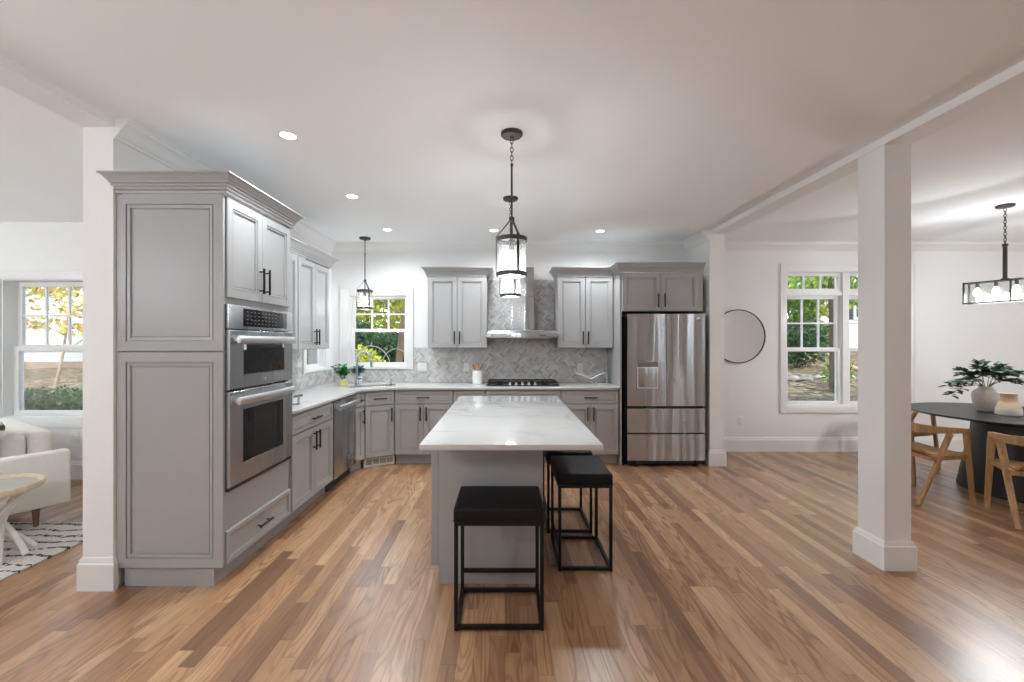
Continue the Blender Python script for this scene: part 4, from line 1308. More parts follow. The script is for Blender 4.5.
# globe lamps added out of frame to brighten the rooms
for (x, y, z, lab, e) in ((-3.9, 0.2, 2.70, 'added unseen opal globe lamp on the side room ceiling by the sofa', 0.35), (-5.7, 2.1, 2.70, 'added unseen opal globe lamp on the side room ceiling by the window', 0.41),
                          (7.6, 2.5, H, 'added unseen opal globe lamp on the dining ceiling past the table', 0.50), (5.2, -1.8, H, 'added unseen opal globe lamp on the dining ceiling by the door', 0.22),
                          (-1.9, -0.2, H, 'added unseen opal globe lamp on the ceiling behind the camera', 0.335)):
    gl = thing('added_globe_light', lab, 'ceiling light', (x, y, z), 0, 'added unseen globe ceiling lamps')
    b = B(); lathe(b, [(0, -0.0005), (0.07, -0.0005), (0.07, -0.015), (0.012, -0.03), (0.010, -0.45), (0.05, -0.455), (0.05, -0.48), (0, -0.48)], (0, 0, 0), 24, False, False); finish(b, 'canopy', 'bronze', gl)
    b = B(); bmesh.ops.create_uvsphere(b, u_segments=24, v_segments=14, radius=0.14)
    for v in b.verts: v.co.z -= 0.615
    MAT['globe%.2f' % e] = emit('added_globe_glow', (0.88, 0.945, 1.0), LAMP['off'] * e)
    finish(b, 'globe', 'globe%.2f' % e, gl)

# ------------------------------------------------------------------ outlets
def outlet(label, loc, rot, w=0.072, h=0.115, n=1, z_y=-0.0):
    root = thing('wall_outlet', label, 'outlet', loc, rot, 'white wall plates')
    b = B(); box(b, -w / 2, w / 2, -0.006, -0.0005, -h / 2, h / 2, 0.002); finish(b, 'cover_plate', 'plate', root)
    b = B()
    for k in range(n):
        xc = (k - (n - 1) / 2) * 0.046
        for s in (-1, 1): box(b, xc - 0.016, xc + 0.016, -0.0075, -0.0062, s * 0.021 - 0.014, s * 0.021 + 0.014, 0.0005)
    rc = finish(b, 'receptacle', 'plate', root)
    b = B()
    for k in range(n):
        xc = (k - (n - 1) / 2) * 0.046
        for s in (-1, 1):
            for q in (-0.006, 0.006): box(b, xc + q - .001, xc + q + .001, -0.0079, -0.0076, s * 0.021 - 0.004, s * 0.021 + 0.005)
    finish(b, 'slots', 'slot', rc)
ty = BW - 0.0085
outlet('wide white switch plate on the tile right of the sink window', (-1.088, ty, 1.110), 0, 0.118, 0.115, 2)
outlet('white outlet plate on the tile behind the utensil crock', (-0.508, ty, 1.110), 0)
outlet('white outlet plate on the tile above the wire book stand', (0.985, ty, 1.105), 0)
outlet('white outlet low on the dining wall under the round mirror', (3.098, BW, 0.410), 0)
outlet('white outlet low on the side room wall beside the sofa', (-4.52, LY, 0.435), 0)

# ------------------------------------------------------------------ utensil crock
cr = thing('utensil_crock', 'white ceramic crock left of the cooktop', 'crock', (-0.345, 5.40, 0.914))
b = B(); lathe(b, [(0, 0.0), (0.058, 0.0), (0.063, 0.004), (0.063, 0.165), (0.060, 0.168), (0.057, 0.165), (0.057, 0.012), (0, 0.012)], (0, 0, 0), 32, False, False); finish(b, 'crock_body', 'ceramic', cr)
def utensil(label, a, lean, ln, kind):
    root = thing('wooden_utensil', label, 'utensil', (-0.345, 5.40, 0.914), a, 'wooden utensils in the crock')
    p0 = Vector((-0.018, 0, 0.0135)); p1 = Vector((lean, 0, ln * .78))
    b = B(); tube(b, [p0, p1], [0.005, 0.006], 8); finish(b, 'utensil_handle', 'rod', root)
    d = (p1 - p0).normalized()
    b = B()
    if kind == 0:
        rings = []
        for t, r in ((0, .006), (.15, .018), (.45, .027), (.75, .026), (1, .010)):
            c = p1 + d * t * 0.07
            rings.append([c + Vector((0, 1, 0)) * r * cos(2 * pi * k / 12) + Vector((1, 0, 0)) * r * .35 * sin(2 * pi * k / 12) for k in range(12)])
        ring_faces(b, rings)
    else:
        bar(b, p1, p1 + d * 0.075, 0.022, 0.007, (1, 0, 0), 0.044, 0.005)
    finish(b, 'utensil_head', 'rod', root)
utensil('wooden spoon leaning left in the white crock', pi * 0.9, 0.040, 0.235, 0)
utensil('wooden spatula leaning right in the white crock', pi * 0.12, 0.042, 0.23, 1)
utensil('wooden spoon leaning to the wall in the white crock', pi * 0.55, 0.035, 0.25, 0)
utensil('wooden spatula leaning forward in the white crock', pi * 1.42, 0.030, 0.22, 1)

# wire book stand
wb = thing('book_stand', 'silver wire book stand on the counter beside the refrigerator panel', 'book stand', (1.06, 5.36, 0.914))
b = B()
tube(b, [(-0.19, -0.02, 0.145), (-0.10, -0.04, 0.115), (-0.005, -0.05, 0.072), (0.005, -0.05, 0.072), (0.12, -0.03, 0.125), (0.20, -0.01, 0.150)], 0.010, 10)
finish(b, 'lip', 'steel_bright', wb)
b = B()
tube(b, [(-0.19, -0.02, 0.145), (-0.12, 0.05, 0.150), (0.0, 0.03, 0.092), (0.14, 0.06, 0.158), (0.20, -0.01, 0.150)], 0.007, 8)
tube(b, [(0.0, 0.03, 0.092), (0.0, -0.05, 0.075)], 0.004, 8)
finish(b, 'rest', 'steel_bright', wb)
b = B()
tube(b, [(0.20, -0.01, 0.150), (0.212, 0.0, 0.08), (0.205, -0.02, 0.006), (0.10, -0.04, 0.005), (0.0, -0.05, 0.072)], 0.0045, 8)
tube(b, [(-0.12, 0.05, 0.150), (-0.04, 0.06, 0.06), (0.05, 0.05, 0.005), (0.20, 0.02, 0.005), (0.205, -0.02, 0.006)], 0.0045, 8)
finish(b, 'wire_base', 'steel_bright', wb)

# ------------------------------------------------------------------ round mirror
mr = thing('round_mirror', 'round wall mirror with a thin dark frame on the dining wall', 'mirror', (3.063, BW - 0.0008, 1.514))
b = B(); ring_faces(b, [[(r * cos(2 * pi * k / 64), y, r * sin(2 * pi * k / 64)) for k in range(64)] for r, y in ((0.343, 0), (0.353, 0), (0.353, -0.026), (0.343, -0.026))], loop=True); finish(b, 'frame', 'bronze', mr)
b = B(); ring_faces(b, [[(0.3425 * cos(2 * pi * k / 64), y, 0.3425 * sin(2 * pi * k / 64)) for k in range(64)] for y in (0, -0.016)]); finish(b, 'mirror_glass', 'mirror', mr, smooth=30)

# ------------------------------------------------------------------ dining area
TC = Vector((4.93, 4.13))
dt = thing('dining_table', 'round black dining table on a wide tapered pedestal', 'table', (TC.x, TC.y, 0))
b = B(); lathe(b, [(0, 0.712), (0.62, 0.712), (0.77, 0.726), (0.80, 0.738), (0.80, 0.745), (0.794, 0.750), (0, 0.750)], (0, 0, 0), 72, False, False); finish(b, 'tabletop', 'table_black', dt)
b = B(); lathe(b, [(0, 0), (0.41, 0), (0.415, 0.01), (0.385, 0.2), (0.345, 0.42), (0.318, 0.58), (0.31, 0.7115), (0, 0.7115)], (0, 0, 0), 56, False, False); finish(b, 'pedestal', 'table_black', dt)

def make_chair():
    """local: faces +x, origin on the floor at seat centre"""
    root = thing('dining_chair', '', 'chair', (0, 0, 0), 0, 'oak dining chairs around the round table')
    b = B()
    hw = 0.235
    n = 9
    rings = []
    for i in range(n):
        x = -0.20 + 0.42 * i / (n - 1)
        dip = 0.012 * sin(pi * i / (n - 1))
        up = 0.05 * max(0, (0.3 - i / (n - 1)) / 0.3) ** 1.6
        z = 0.440 - dip + up
        rings.append([(x, -hw + .02, z), (x, -hw * .4, z - .008), (x, hw * .4, z - .008), (x, hw - .02, z), (x, hw - .02, z - .022), (x, -hw + .02, z - .022)])
    ring_faces(b, rings); finish(b, 'seat', 'oak', root)
    ah = 0.625
    for s in (-1, 1):
        b = B(); bar(b, (0.235, s * 0.262, 0.0), (0.185, s * 0.25, ah), 0.026, 0.034, (0, 1, 0), 0.03, 0.05, bev=1); finish(b, 'front_leg', 'oak', root)
        b = B(); bar(b, (-0.275, s * 0.262, 0.0), (0.03, s * 0.252, ah - .004), 0.026, 0.034, (0, 1, 0), 0.03, 0.05, bev=1); finish(b, 'rear_leg', 'oak', root)
    # continuous arm and back rail
    b = B()
    pts = [(0.205, -0.252), (0.05, -0.254), (-0.10, -0.246), (-0.20, -0.20), (-0.255, -0.10), (-0.268, 0.0), (-0.255, 0.10), (-0.20, 0.20), (-0.10, 0.246), (0.05, 0.254), (0.205, 0.252)]
    rings = []
    for i, p in enumerate(pts):
        q0 = Vector(pts[max(0, i - 1)]); q1 = Vector(pts[min(len(pts) - 1, i + 1)])
        d = (q1 - q0).normalized(); nn = Vector((d.y, -d.x))
        t = abs(i - 5) / 5
        hgt = 0.046 + 0.050 * (1 - t) ** 1.2; z = ah + 0.024 + 0.040 * (1 - t) ** 1.4
        if i in (0, len(pts) - 1): hgt *= .8
        c = Vector(p)
        ro = [(c.x + nn.x * .016, c.y + nn.y * .016, z - hgt / 2), (c.x + nn.x * .016, c.y + nn.y * .016, z + hgt / 2), (c.x - nn.x * .016, c.y - nn.y * .016, z + hgt / 2), (c.x - nn.x * .016, c.y - nn.y * .016, z - hgt / 2)]
        rings.append(ro)
    ring_faces(b, rings); finish(b, 'arm_rail', 'oak', root)
    b = B()
    for s in (-1, 1): bar(b, (-0.148, s * 0.243, 0.405), (0.208, s * 0.243, 0.415), 0.022, 0.040, (0, 0, 1))
    bar(b, (0.195, -0.243, 0.40), (0.195, 0.243, 0.40), 0.022, 0.036); bar(b, (-0.12, -0.243, 0.40), (-0.12, 0.243, 0.40), 0.022, 0.036)
    finish(b, 'seat_frame', 'oak', root)
    b = B(); bar(b, (-0.185, 0.03, 0.475), (-0.262, 0.06, ah - .01), 0.03, 0.02); bar(b, (-0.185, -0.03, 0.475), (-0.262, -0.06, ah - .01), 0.03, 0.02)
    finish(b, 'back_strut', 'oak', root)
    return root
ch0 = make_chair(); ch0.location = (3.915, 4.075, 0); ch0.rotation_euler = (0, 0, radians(3))
ch0['label'] = 'oak dining chair beside the white pillar, side on to the table'
ch1 = copy_tree(ch0); ch1.location = (4.300, 3.405, 0); ch1.rotation_euler = (0, 0, radians(60)); ch1['label'] = 'oak dining chair with its back to the kitchen at the frame edge'
ch2 = copy_tree(ch0); ch2.location = (4.60, 5.02, 0); ch2.rotation_euler = (0, 0, radians(-72)); ch2['label'] = 'oak dining chair on the far side of the black table'

v1 = thing('ceramic_vase', 'taller rough white vase holding dark green branches', 'vase', (4.81, 4.30, 0.750), 0, 'stoneware vases on the table')
b = B(); lathe(b, [(0, 0), (0.068, 0), (0.074, 0.006), (0.094, 0.08), (0.104, 0.15), (0.096, 0.195), (0.066, 0.222), (0.055, 0.228), (0.053, 0.245), (0.060, 0.250), (0.052, 0.248), (0.045, 0.225), (0.08, 0.19), (0.085, 0.1), (0.06, 0.012), (0, 0.012)], (0, 0, 0), 40, False, False); finish(b, 'vase_body', 'vase_white', v1)
v2 = thing('ceramic_vase', 'shorter two-tone sand and white vase with a wide neck', 'vase', (4.755, 4.06, 0.750), 0, 'stoneware vases on the table')
b = B(); lathe(b, [(0, 0), (0.082, 0), (0.089, 0.008), (0.090, 0.03), (0.084, 0.07), (0.068, 0.115), (0.057, 0.135), (0.055, 0.195), (0.059, 0.203), (0.051, 0.200), (0.047, 0.14), (0.073, 0.07), (0.076, 0.012), (0, 0.012)], (0, 0, 0), 40, False, False); finish(b, 'vase_body', 'vase_sand', v2)
# branches
br = thing('eucalyptus_branches', 'dark green leafy branches arching from the taller white vase', 'branches', (4.81, 4.30, 0.750))
rng = random.Random(11)
bl = B()
specs = [(-0.37, -0.02, 0.17), (-0.33, 0.03, 0.25), (-0.30, -0.06, 0.30), (-0.22, 0.03, 0.36), (-0.12, -0.05, 0.44), (0.0, 0.05, 0.47), (0.10, -0.03, 0.45), (0.20, 0.02, 0.42), (0.30, -0.03, 0.38), (0.34, 0.03, 0.27), (0.16, -0.10, 0.38), (-0.06, -0.10, 0.38), (0.25, -0.09, 0.30), (-0.16, 0.1, 0.40), (0.05, 0.1, 0.42)]
for i, (dx, dy, dz) in enumerate(specs):
    base = Vector((0.006 * cos(i * 2.4), 0.006 * sin(i * 2.4), 0.016)); neck = Vector((0.03 * cos(math.atan2(dy, dx)), 0.03 * sin(math.atan2(dy, dx)), 0.245))
    tip = Vector((dx, dy, dz))
    c = neck.lerp(tip, .5) + Vector((0, 0, .09))
    pts = [base, neck]
    for k in range(1, 9):
        t = k / 8
        pts.append(neck * (1 - t) ** 2 + c * 2 * t * (1 - t) + tip * t * t)
    b = B(); tube(b, pts, [0.0028] * 3 + [0.0022] * 4 + [0.0014] * 3, 6); finish(b, 'stem', 'leaf_euc', br)
    for k in range(4, len(pts)):
        p = pts[k]; d = (pts[k] - pts[k - 1]).normalized()
        for s in (-1, 1):
            for q in range(2):
                side = d.cross(Vector((0, 0, 1))).normalized() * s + d * .5 + rv(rng) * .5
                leaf(bl, p + rv(rng) * 0.015, side, Vector((0, 0, 1)) + rv(rng) * .5, 0.090 * rng.uniform(.7, 1.2), 0.048)
lv = finish(bl, 'leaves', 'leaf_euc', br)

# linear chandelier
dl_ = thing('dining_chandelier', 'rectangular open bronze chandelier hanging over the dining table', 'chandelier', (4.745, 4.08, H), radians(111))
b = B(); lathe(b, [(0, 0), (0.066, 0), (0.066, -0.016), (0.058, -0.024), (0.012, -0.028), (0, -0.03)], (0, 0, 0), 32, False, False); finish(b, 'canopy', 'bronze', dl_)
for k in range(12):
    b = B(); zc = -0.045 - k * 0.0285; pts = []
    for i in range(14):
        a = 2 * pi * i / 14; u, v = 0.009 * cos(a), 0.019 * sin(a)
        pts.append((u, 0, zc + v) if k % 2 == 0 else (0, u, zc + v))
    tube(b, pts, 0.0028, 6, True); finish(b, 'chain_link', 'bronze', dl_)
b = B(); tube(b, [(0, 0, -0.375), (0, 0, -0.70)], 0.016, 16); lathe(b, [(0, -0.368), (0.021, -0.37), (0.021, -0.39), (0.016, -0.392)], (0, 0, 0), 16, False, False); lathe(b, [(0.016, -0.69), (0.03, -0.70), (0.03, -0.715), (0, -0.718)], (0, 0, 0), 16, False, False); finish(b, 'stem', 'bronze', dl_)
hl, hw_, zt, zb = 0.27, 0.05, -0.715, -0.915
b = B()
for z in (zt, zb):
    for s in (-1, 1):
        bar(b, (-hl, s * hw_, z), (hl, s * hw_, z), 0.012, 0.012); bar(b, (s * hl, -hw_, z), (s * hl, hw_, z), 0.012, 0.012)
for sx in (-1, 0, 1):
    for s in (-1, 1):
        xx = sx * hl if sx else -0.055
        bar(b, (xx, s * hw_, zt + .008), (xx, s * hw_, zb - .008), 0.013, 0.013, (0, 1, 0))
bar(b, (-hl, 0, zt), (hl, 0, zt), 0.018, 0.012)
bar(b, (0, -hw_, zt), (0, hw_, zt), 0.012, 0.012)
finish(b, 'frame', 'bronze', dl_)
b = B()
for s in (-1, 1):
    box(b, -hl + .012, -.065, s * (hw_ - .004) - .0015, s * (hw_ - .004) + .0015, zb + .012, zt - .012); box(b, -.045, hl - .012, s * (hw_ - .004) - .0015, s * (hw_ - .004) + .0015, zb + .012, zt - .012)
finish(b, 'glass_panel', 'glass', dl_)
for x in (-0.20, -0.075, 0.06, 0.19):
    b = B(); lathe(b, [(0, zt - .006), (0.014, zt - .006), (0.014, zt - .05), (0, zt - .052)], (x, 0, 0), 14, False, False); finish(b, 'socket', 'bronze', dl_)
    b = B(); lathe(b, [(0.010, zt - .052), (0.014, zt - .062), (0.028, zt - .09), (0.030, zt - .108), (0.022, zt - .128), (0, zt - .136)], (x, 0, 0), 18, True, False); finish(b, 'bulb', 'bulb', dl_)
    lamp('chandelier_glow', 'POINT', LAMP['dining'], (x, 0, zt - .155), dl_, 0.09, (0.93, 0.965, 1.0))

# ------------------------------------------------------------------ side room
rg_w, rg_h = 2.3, 2.9
b = B(); box(b, -5.35, -3.03, 0.55, 3.36, 0.0, 0.013, 0.004)
rug = finish(b, 'area_rug', 'rug'); tag(rug, 'cream shag rug with black dashed lines under the sofa', 'rug')
rng = random.Random(3)
b = B()
for i in range(150):
    x = -5.3 + 2.26 * i / 149 + rng.uniform(-.005, .005)
    tube(b, [(x, 3.36, 0.010), (x + rng.uniform(-.012, .012), 3.39, 0.012), (x + rng.uniform(-.02, .02), 3.425, 0.0045)], [0.005, 0.004, 0.003], 5)
finish(b, 'fringe', 'rug', rug)

sfa = math.atan2(0.5, -0.866)       # sofa length direction l; local x = l, local y = -f (to the back)
ldir = Vector((-0.866, 0.5)); fdir = Vector((-0.5, -0.866))
so = thing('sofa', 'cream upholstered sofa with wooden legs in the side room', 'sofa', (-3.45, 3.42, 0), 0)
def sp(a, l, z):            # a along front direction, l along length
    p = ldir * l + fdir * a
    return Vector((p.x, p.y, z))
def sbox(b, a0, a1, l0, l1, z0, z1, bev=0.03, slope=0.0, lean=0.0):
    st = len(b.verts)
    r = B(); box(r, a0, a1, l0, l1, z0, z1, bev, 3)
    for v in r.verts:
        a, l, z = v.co
        a -= lean * (z - z0)
        v.co = sp(a, l, z)
    me = bpy.data.meshes.new('tmp'); r.to_mesh(me); r.free(); b.from_mesh(me); bpy.data.meshes.remove(me)
SL = 1.80
b = B(); sbox(b, 0.02, 0.84, 0.115, SL - 0.115, 0.17, 0.33, 0.02); finish(b, 'seat_base', 'sofa', so)
for l0 in (0.0, SL - 0.11):
    b = B(); sbox(b, 0.0, 0.88, l0, l0 + 0.11, 0.172, 0.588, 0.022); finish(b, 'arm', 'sofa', so, smooth=60)
b = B(); sbox(b, 0.0, 0.14, 0.42, SL - 0.115, 0.335, 0.700, 0.04); finish(b, 'back', 'sofa', so, smooth=60)
for k in range(2):
    l0 = 0.12 + k * 0.785; l1 = l0 + 0.775
    b = B(); sbox(b, 0.16, 0.86, l0, l1, 0.335, 0.46, 0.04); finish(b, 'seat_cushion', 'sofa', so, smooth=60)
    b = B(); sbox(b, 0.145, 0.31, max(l0, 0.43), l1, 0.463, 0.700, 0.06, 0, 0.0); finish(b, 'back_cushion', 'sofa', so, smooth=60)
for a, l, zb in ((0.17, 0.11, 0.0132), (0.76, 0.11, 0.0132), (0.12, SL - 0.15, 0.0), (0.76, SL - 0.15, 0.0132)):
    p = sp(a, l, 0); b = B(); tube(b, [(p.x, p.y, zb), (p.x, p.y, 0.171)], [0.014, 0.026], 14); finish(b, 'leg', 'sofa_leg', so)
# throw pillow
tp = thing('throw_pillow', 'cream throw pillow with grey marks leaning on the sofa back', 'pillow', (-3.45, 3.42, 0), 0)
b = B(); rings = []
c = sp(0.40, 0.48, 0.640); na = Vector((fdir.x, fdir.y, 0.45)).normalized(); nl = Vector((ldir.x, ldir.y, 0)); nu = nl.cross(na).normalized()
if nu.z < 0: nu = -nu
N = 14
for side in (1, -1):
    vs = {}
    for i in range(N + 1):
        for j in range(N + 1):
            u, v = -1 + 2 * i / N, -1 + 2 * j / N
            th = 0.075 * ((1 - u ** 4) * (1 - v ** 4)) ** 0.5
            s1 = 0.215 * (1 - 0.06 * (1 - abs(v)) * 1.0)
            s2 = 0.215 * (1 - 0.06 * (1 - abs(u)) * 1.0)
            vs[i, j] = b.verts.new(c + nl * u * s1 + nu * v * s2 + na * th * side)
    for i in range(N):
        for j in range(N): b.faces.new((vs[i, j], vs[i + 1, j], vs[i + 1, j + 1], vs[i, j + 1]))
bmesh.ops.remove_doubles(b, verts=b.verts[:], dist=0.0005)
finish(b, 'pillow_cover', 'pillow', tp, smooth=60)

# side table with twisted white branches
stb = thing('side_table', 'round wooden tray side table on twisted white branch legs', 'side table', (-3.42, 2.84, 0.0132))
b = B(); lathe(b, [(0, 0.430), (0.235, 0.430), (0.262, 0.440), (0.268, 0.463), (0.262, 0.480), (0.246, 0.480), (0.238, 0.460), (0, 0.457)], (0, 0, 0), 48, False, False); tt = finish(b, 'tray_top', 'tray', stb)
b = B(); lathe(b, [(0, 0.4572), (0.234, 0.4602), (0.232, 0.463), (0, 0.4612)], (0, 0, 0), 40, False, False); finish(b, 'inlay', 'inlay', tt, 'grey stone-like inlay')
b = B(); box(b, 0.035, 0.047, -0.270, -0.258, 0.436, 0.477, 0.002); finish(b, 'rim_notch', 'black', tt, 'dark notch in the rim')
for k in range(9):
    a0 = 2 * pi * k / 9 + 0.2; a1 = a0 + 2.35
    r0 = 0.215; r1 = 0.20
    p0 = Vector((r0 * cos(a0), r0 * sin(a0), 0.0)); p1 = Vector((r1 * cos(a1), r1 * sin(a1), 0.4295))
    pts = [p0.lerp(p1, t) + Vector((0.012 * sin(7 * t + k), 0.012 * cos(5 * t + k), 0)) * sin(pi * t) for t in [i / 8 for i in range(9)]]
    b = B(); tube(b, pts, [0.019, 0.018, 0.0175, 0.017, 0.016, 0.015, 0.015, 0.016, 0.017], 10); finish(b, 'leg', 'whitewood', stb)

# ------------------------------------------------------------------ outside
def gz(y, x=0):
    k = max(0.0, min(1.0, (x + 6.0) / 8.0))
    if y < 6.4: return -0.25 + max(0, (y - 5.0)) * (0.34 + 0.09 * k)
    return 0.226 + 0.126 * k + (y - 6.4) * (0.058 + 0.027 * k)
b = B()
ys = [4.78, 5.0, 5.4, 5.83, 6.4, 7, 8, 9, 10, 11, 12, 14, 17, 21, 26, 34, 45]
xs = [-45, -30, -22] + [-18 + i for i in range(40)] + [28, 40, 55]
rng = random.Random(21)
vv = [[b.verts.new((x, y, gz(y, x) + (rng.uniform(-.05, .05) if y > 6.5 else 0))) for x in xs] for y in ys]
for i in range(len(ys) - 1):
    for j in range(len(xs) - 1): b.faces.new((vv[i][j], vv[i][j + 1], vv[i + 1][j + 1], vv[i + 1][j]))
# drop the strip that would enter the house
for i, y in enumerate(ys):
    for j, x in enumerate(xs):
        if y < 5.9 and -2.6 < x < 10.6: vv[i][j].co.z = -0.35
struct('ground', b, 'ground', 'leaf-strewn rising ground outside the windows', 'ground')

def tree(label, x, y, h, trunk_r, crown, lm, per, ln, bark='bark', lean=(0, 0), seed=1, group='trees outside the windows', branches=5, cat='tree', name='tree'):
    rng = random.Random(seed)
    z0 = gz(y, x) - 0.05
    root = thing(name, label, cat, (x, y, z0), 0, group)
    b = B()
    top = Vector((lean[0], lean[1], h))
    pts = [Vector((lean[0] * t + .06 * sin(4 * t + seed), lean[1] * t, h * t)) for t in [i / 7 for i in range(8)]]
    tube(b, pts, [trunk_r * (1.15 - .8 * i / 7) for i in range(8)], 10)
    for k in range(branches):
        t = rng.uniform(.45, .95); p = pts[int(t * 7)]
        a = rng.uniform(0, 2 * pi); L = h * rng.uniform(.2, .35)
        tube(b, [p, p + Vector((cos(a) * L * .5, sin(a) * L * .5, L * .35)), p + Vector((cos(a) * L, sin(a) * L, L * .55))], [trunk_r * .4, trunk_r * .28, trunk_r * .1], 7)
    finish(b, 'trunk', bark, root)
    b = B(); leaf_cloud(b, rng, crown, per, ln, ln * .62); finish(b, 'crown', lm, root, smooth=0)
    return root

def shrub(label, x, y, rx, ry, rz, lm, n, ln, seed, group='shrubs outside the windows'):
    rng = random.Random(seed)
    root = thing('shrub', label, 'shrub', (x, y, gz(y, x) - 0.02), 0, group)
    b = B()
    for k in range(6):
        a = 2 * pi * k / 6
        tube(b, [(0.05 * cos(a), 0.05 * sin(a), 0), (rx * .35 * cos(a), ry * .35 * sin(a), rz * .8), (rx * .6 * cos(a), ry * .6 * sin(a), rz * 1.4)], [0.02, 0.014, 0.006], 6)
    finish(b, 'stem', 'bark', root)
    b = B()
    blobs = [((rng.uniform(-.5, .5) * rx, rng.uniform(-.5, .5) * ry, rz * rng.uniform(.7, 1.3)), rx * .62, ry * .62, rz * .66) for _ in range(6)]
    leaf_cloud(b, rng, blobs, n // 6, ln, ln * .6); finish(b, 'foliage', lm, root, smooth=0)
    return root

# behind the sink window: rays X/Y about -0.36..-0.22
shrub('yellow-green bush low at the left of the sink window', -3.15, 9.2, 0.62, 0.5, 0.58, 'leaf_yellow', 1500, 0.10, 31)
shrub('dark clipped hedge behind the yellow bush outside the sink window', -2.35, 10.6, 1.1, 0.6, 0.60, 'leaf_dark', 3200, 0.11, 32)
shrub('dark evergreen shrub farther along the yard from the sink window', -4.2, 11.6, 1.2, 0.7, 0.75, 'leaf_dark', 3000, 0.12, 33)
tree('thin dark leaning tree at the right of the sink window', -2.22, 9.0, 3.6, 0.075, [((0.5, 0, 3.5), 1.0, .7, .7)], 'leaf_yellow', 500, 0.12, lean=(0.35, 0), seed=4)
tree('yellow-green tree framed by the sink window', -4.6, 14.5, 4.0, 0.14, [((0, 0, 3.4), 1.5, 1.2, 1.5), ((1.2, 0, 2.6), 1.2, 1, 1.1), ((-1.2, 0, 2.5), 1.2, 1, 1.1), ((.4, 0, 1.7), 1.4, 1, .7)], 'leaf_yellow', 1300, 0.16, seed=5)
tree('autumn coloured tree beside the yellow tree in the sink window', -5.0, 18.8, 4.6, 0.15, [((0, 0, 3.6), 1.6, 1.2, 1.5), ((1.2, 0, 2.6), 1.2, 1, 1.0), ((-1.0, 0, 2.4), 1.1, 1, 1.0)], 'leaf_orange', 1300, 0.17, seed=6)
tree('tall green tree deep in the yard behind the sink window', -8.5, 24.0, 6.0, 0.2, [((0, 0, 4.2), 2.6, 2, 2.4), ((2.4, 0, 2.4), 1.9, 1.5, 1.6), ((-2, 0, 2.4), 1.9, 1.5, 1.6)], 'leaf_green', 1500, 0.24, seed=7)
# pale garden hoops
hp = thing('garden_hoop', 'pale curved garden hoops outside the sink window', 'garden hoop', (-2.45, 8.25, gz(8.25)))
for (cx, ww, hh, yy) in ((-0.12, 0.42, 0.92, 0.0), (0.30, 0.34, 0.86, 0.25)):
    pts = [(cx + ww * -cos(t) * 1.0, yy, max(-0.02, hh * sin(t) ** 0.6 - 0.02)) for t in [pi * i / 20 for i in range(21)]]
    b = B(); tube(b, pts, 0.007, 8); finish(b, 'hoop', 'stone', hp)
# behind the dining window: X/Y 0.66..0.82
tree('thick brown tree trunk standing close outside the dining window', 6.26, 8.2, 5.2, 0.10, [((0, 0, 3.0), 1.4, 1.0, .8), ((-.7, .2, 2.3), .7, .7, .5), ((.6, 0, 2.2), .7, .6, .5), ((-.5, .5, 1.75), .5, .4, .35)], 'leaf_green', 800, 0.11, lean=(0.02, 0), seed=8)
tree('light green maple spreading across the top of the dining window', 10.2, 14.2, 4.4, 0.09, [((0, 0, 3.4), 1.7, 1.0, 1.0), ((-1.1, 0, 2.5), 1.1, .8, .8), ((1.2, 0, 2.5), 1.1, .8, .8), ((0, -.2, 1.8), 1.0, .7, .5)], 'leaf_yellow', 1100, 0.14, seed=9)
shrub('dark green shrub at the left of the dining window', 7.75, 11.4, 0.75, 0.6, 0.75, 'leaf_dark', 2200, 0.11, 41)
shrub('mid green shrub before the neighbouring porch', 11.0, 15.2, 0.8, 0.6, 0.6, 'leaf_green', 1600, 0.12, 42)
shrub('low green plant beside the thick trunk', 6.75, 8.6, 0.30, 0.3, 0.36, 'leaf_green', 600, 0.08, 43)
# stones along the path
rng = random.Random(55)
stone_labs = ['flat pale stone at the left end of the garden edging', 'rounded stone next to the flat end stone in the edging', 'larger grey stone in the middle of the garden edging',
              'small stone right of the middle of the garden edging', 'broad stone before the fallen branch in the edging', 'low stone behind the thick tree trunk in the edging', 'stone at the right end of the garden edging']
for i in range(7):
    x = 6.35 + i * 0.33; y = 9.55 + rng.uniform(-.08, .08)
    b = B(); bmesh.ops.create_icosphere(b, subdivisions=2, radius=1.0)
    sx, sy, sz = rng.uniform(.13, .165), rng.uniform(.12, .16), rng.uniform(.06, .10)
    for v in b.verts:
        k = 1 + 0.22 * sin(v.co.x * 5 + i) * cos(v.co.y * 4 + 2 * i) + rng.uniform(-.05, .05)
        v.co = Vector((v.co.x * sx * k, v.co.y * sy * k, v.co.z * sz * k))
    s_ = finish(b, 'edging_stone', 'stone', smooth=50); s_.location = (x, y, gz(y) + sz * .6)
    tag(s_, stone_labs[i], 'stone', 'garden edging stones')
b = B(); tube(b, [(7.55, 10.1, gz(10) + .56), (7.8, 10.05, gz(10) + .38), (8.15, 10.0, gz(10) + .22), (8.5, 10.0, gz(10) + .05)], [0.03, 0.05, 0.055, 0.06], 10)
tag(finish(b, 'fallen_branch', 'bark_pale'), 'pale fallen branch leaning over the edging stones', 'branch')

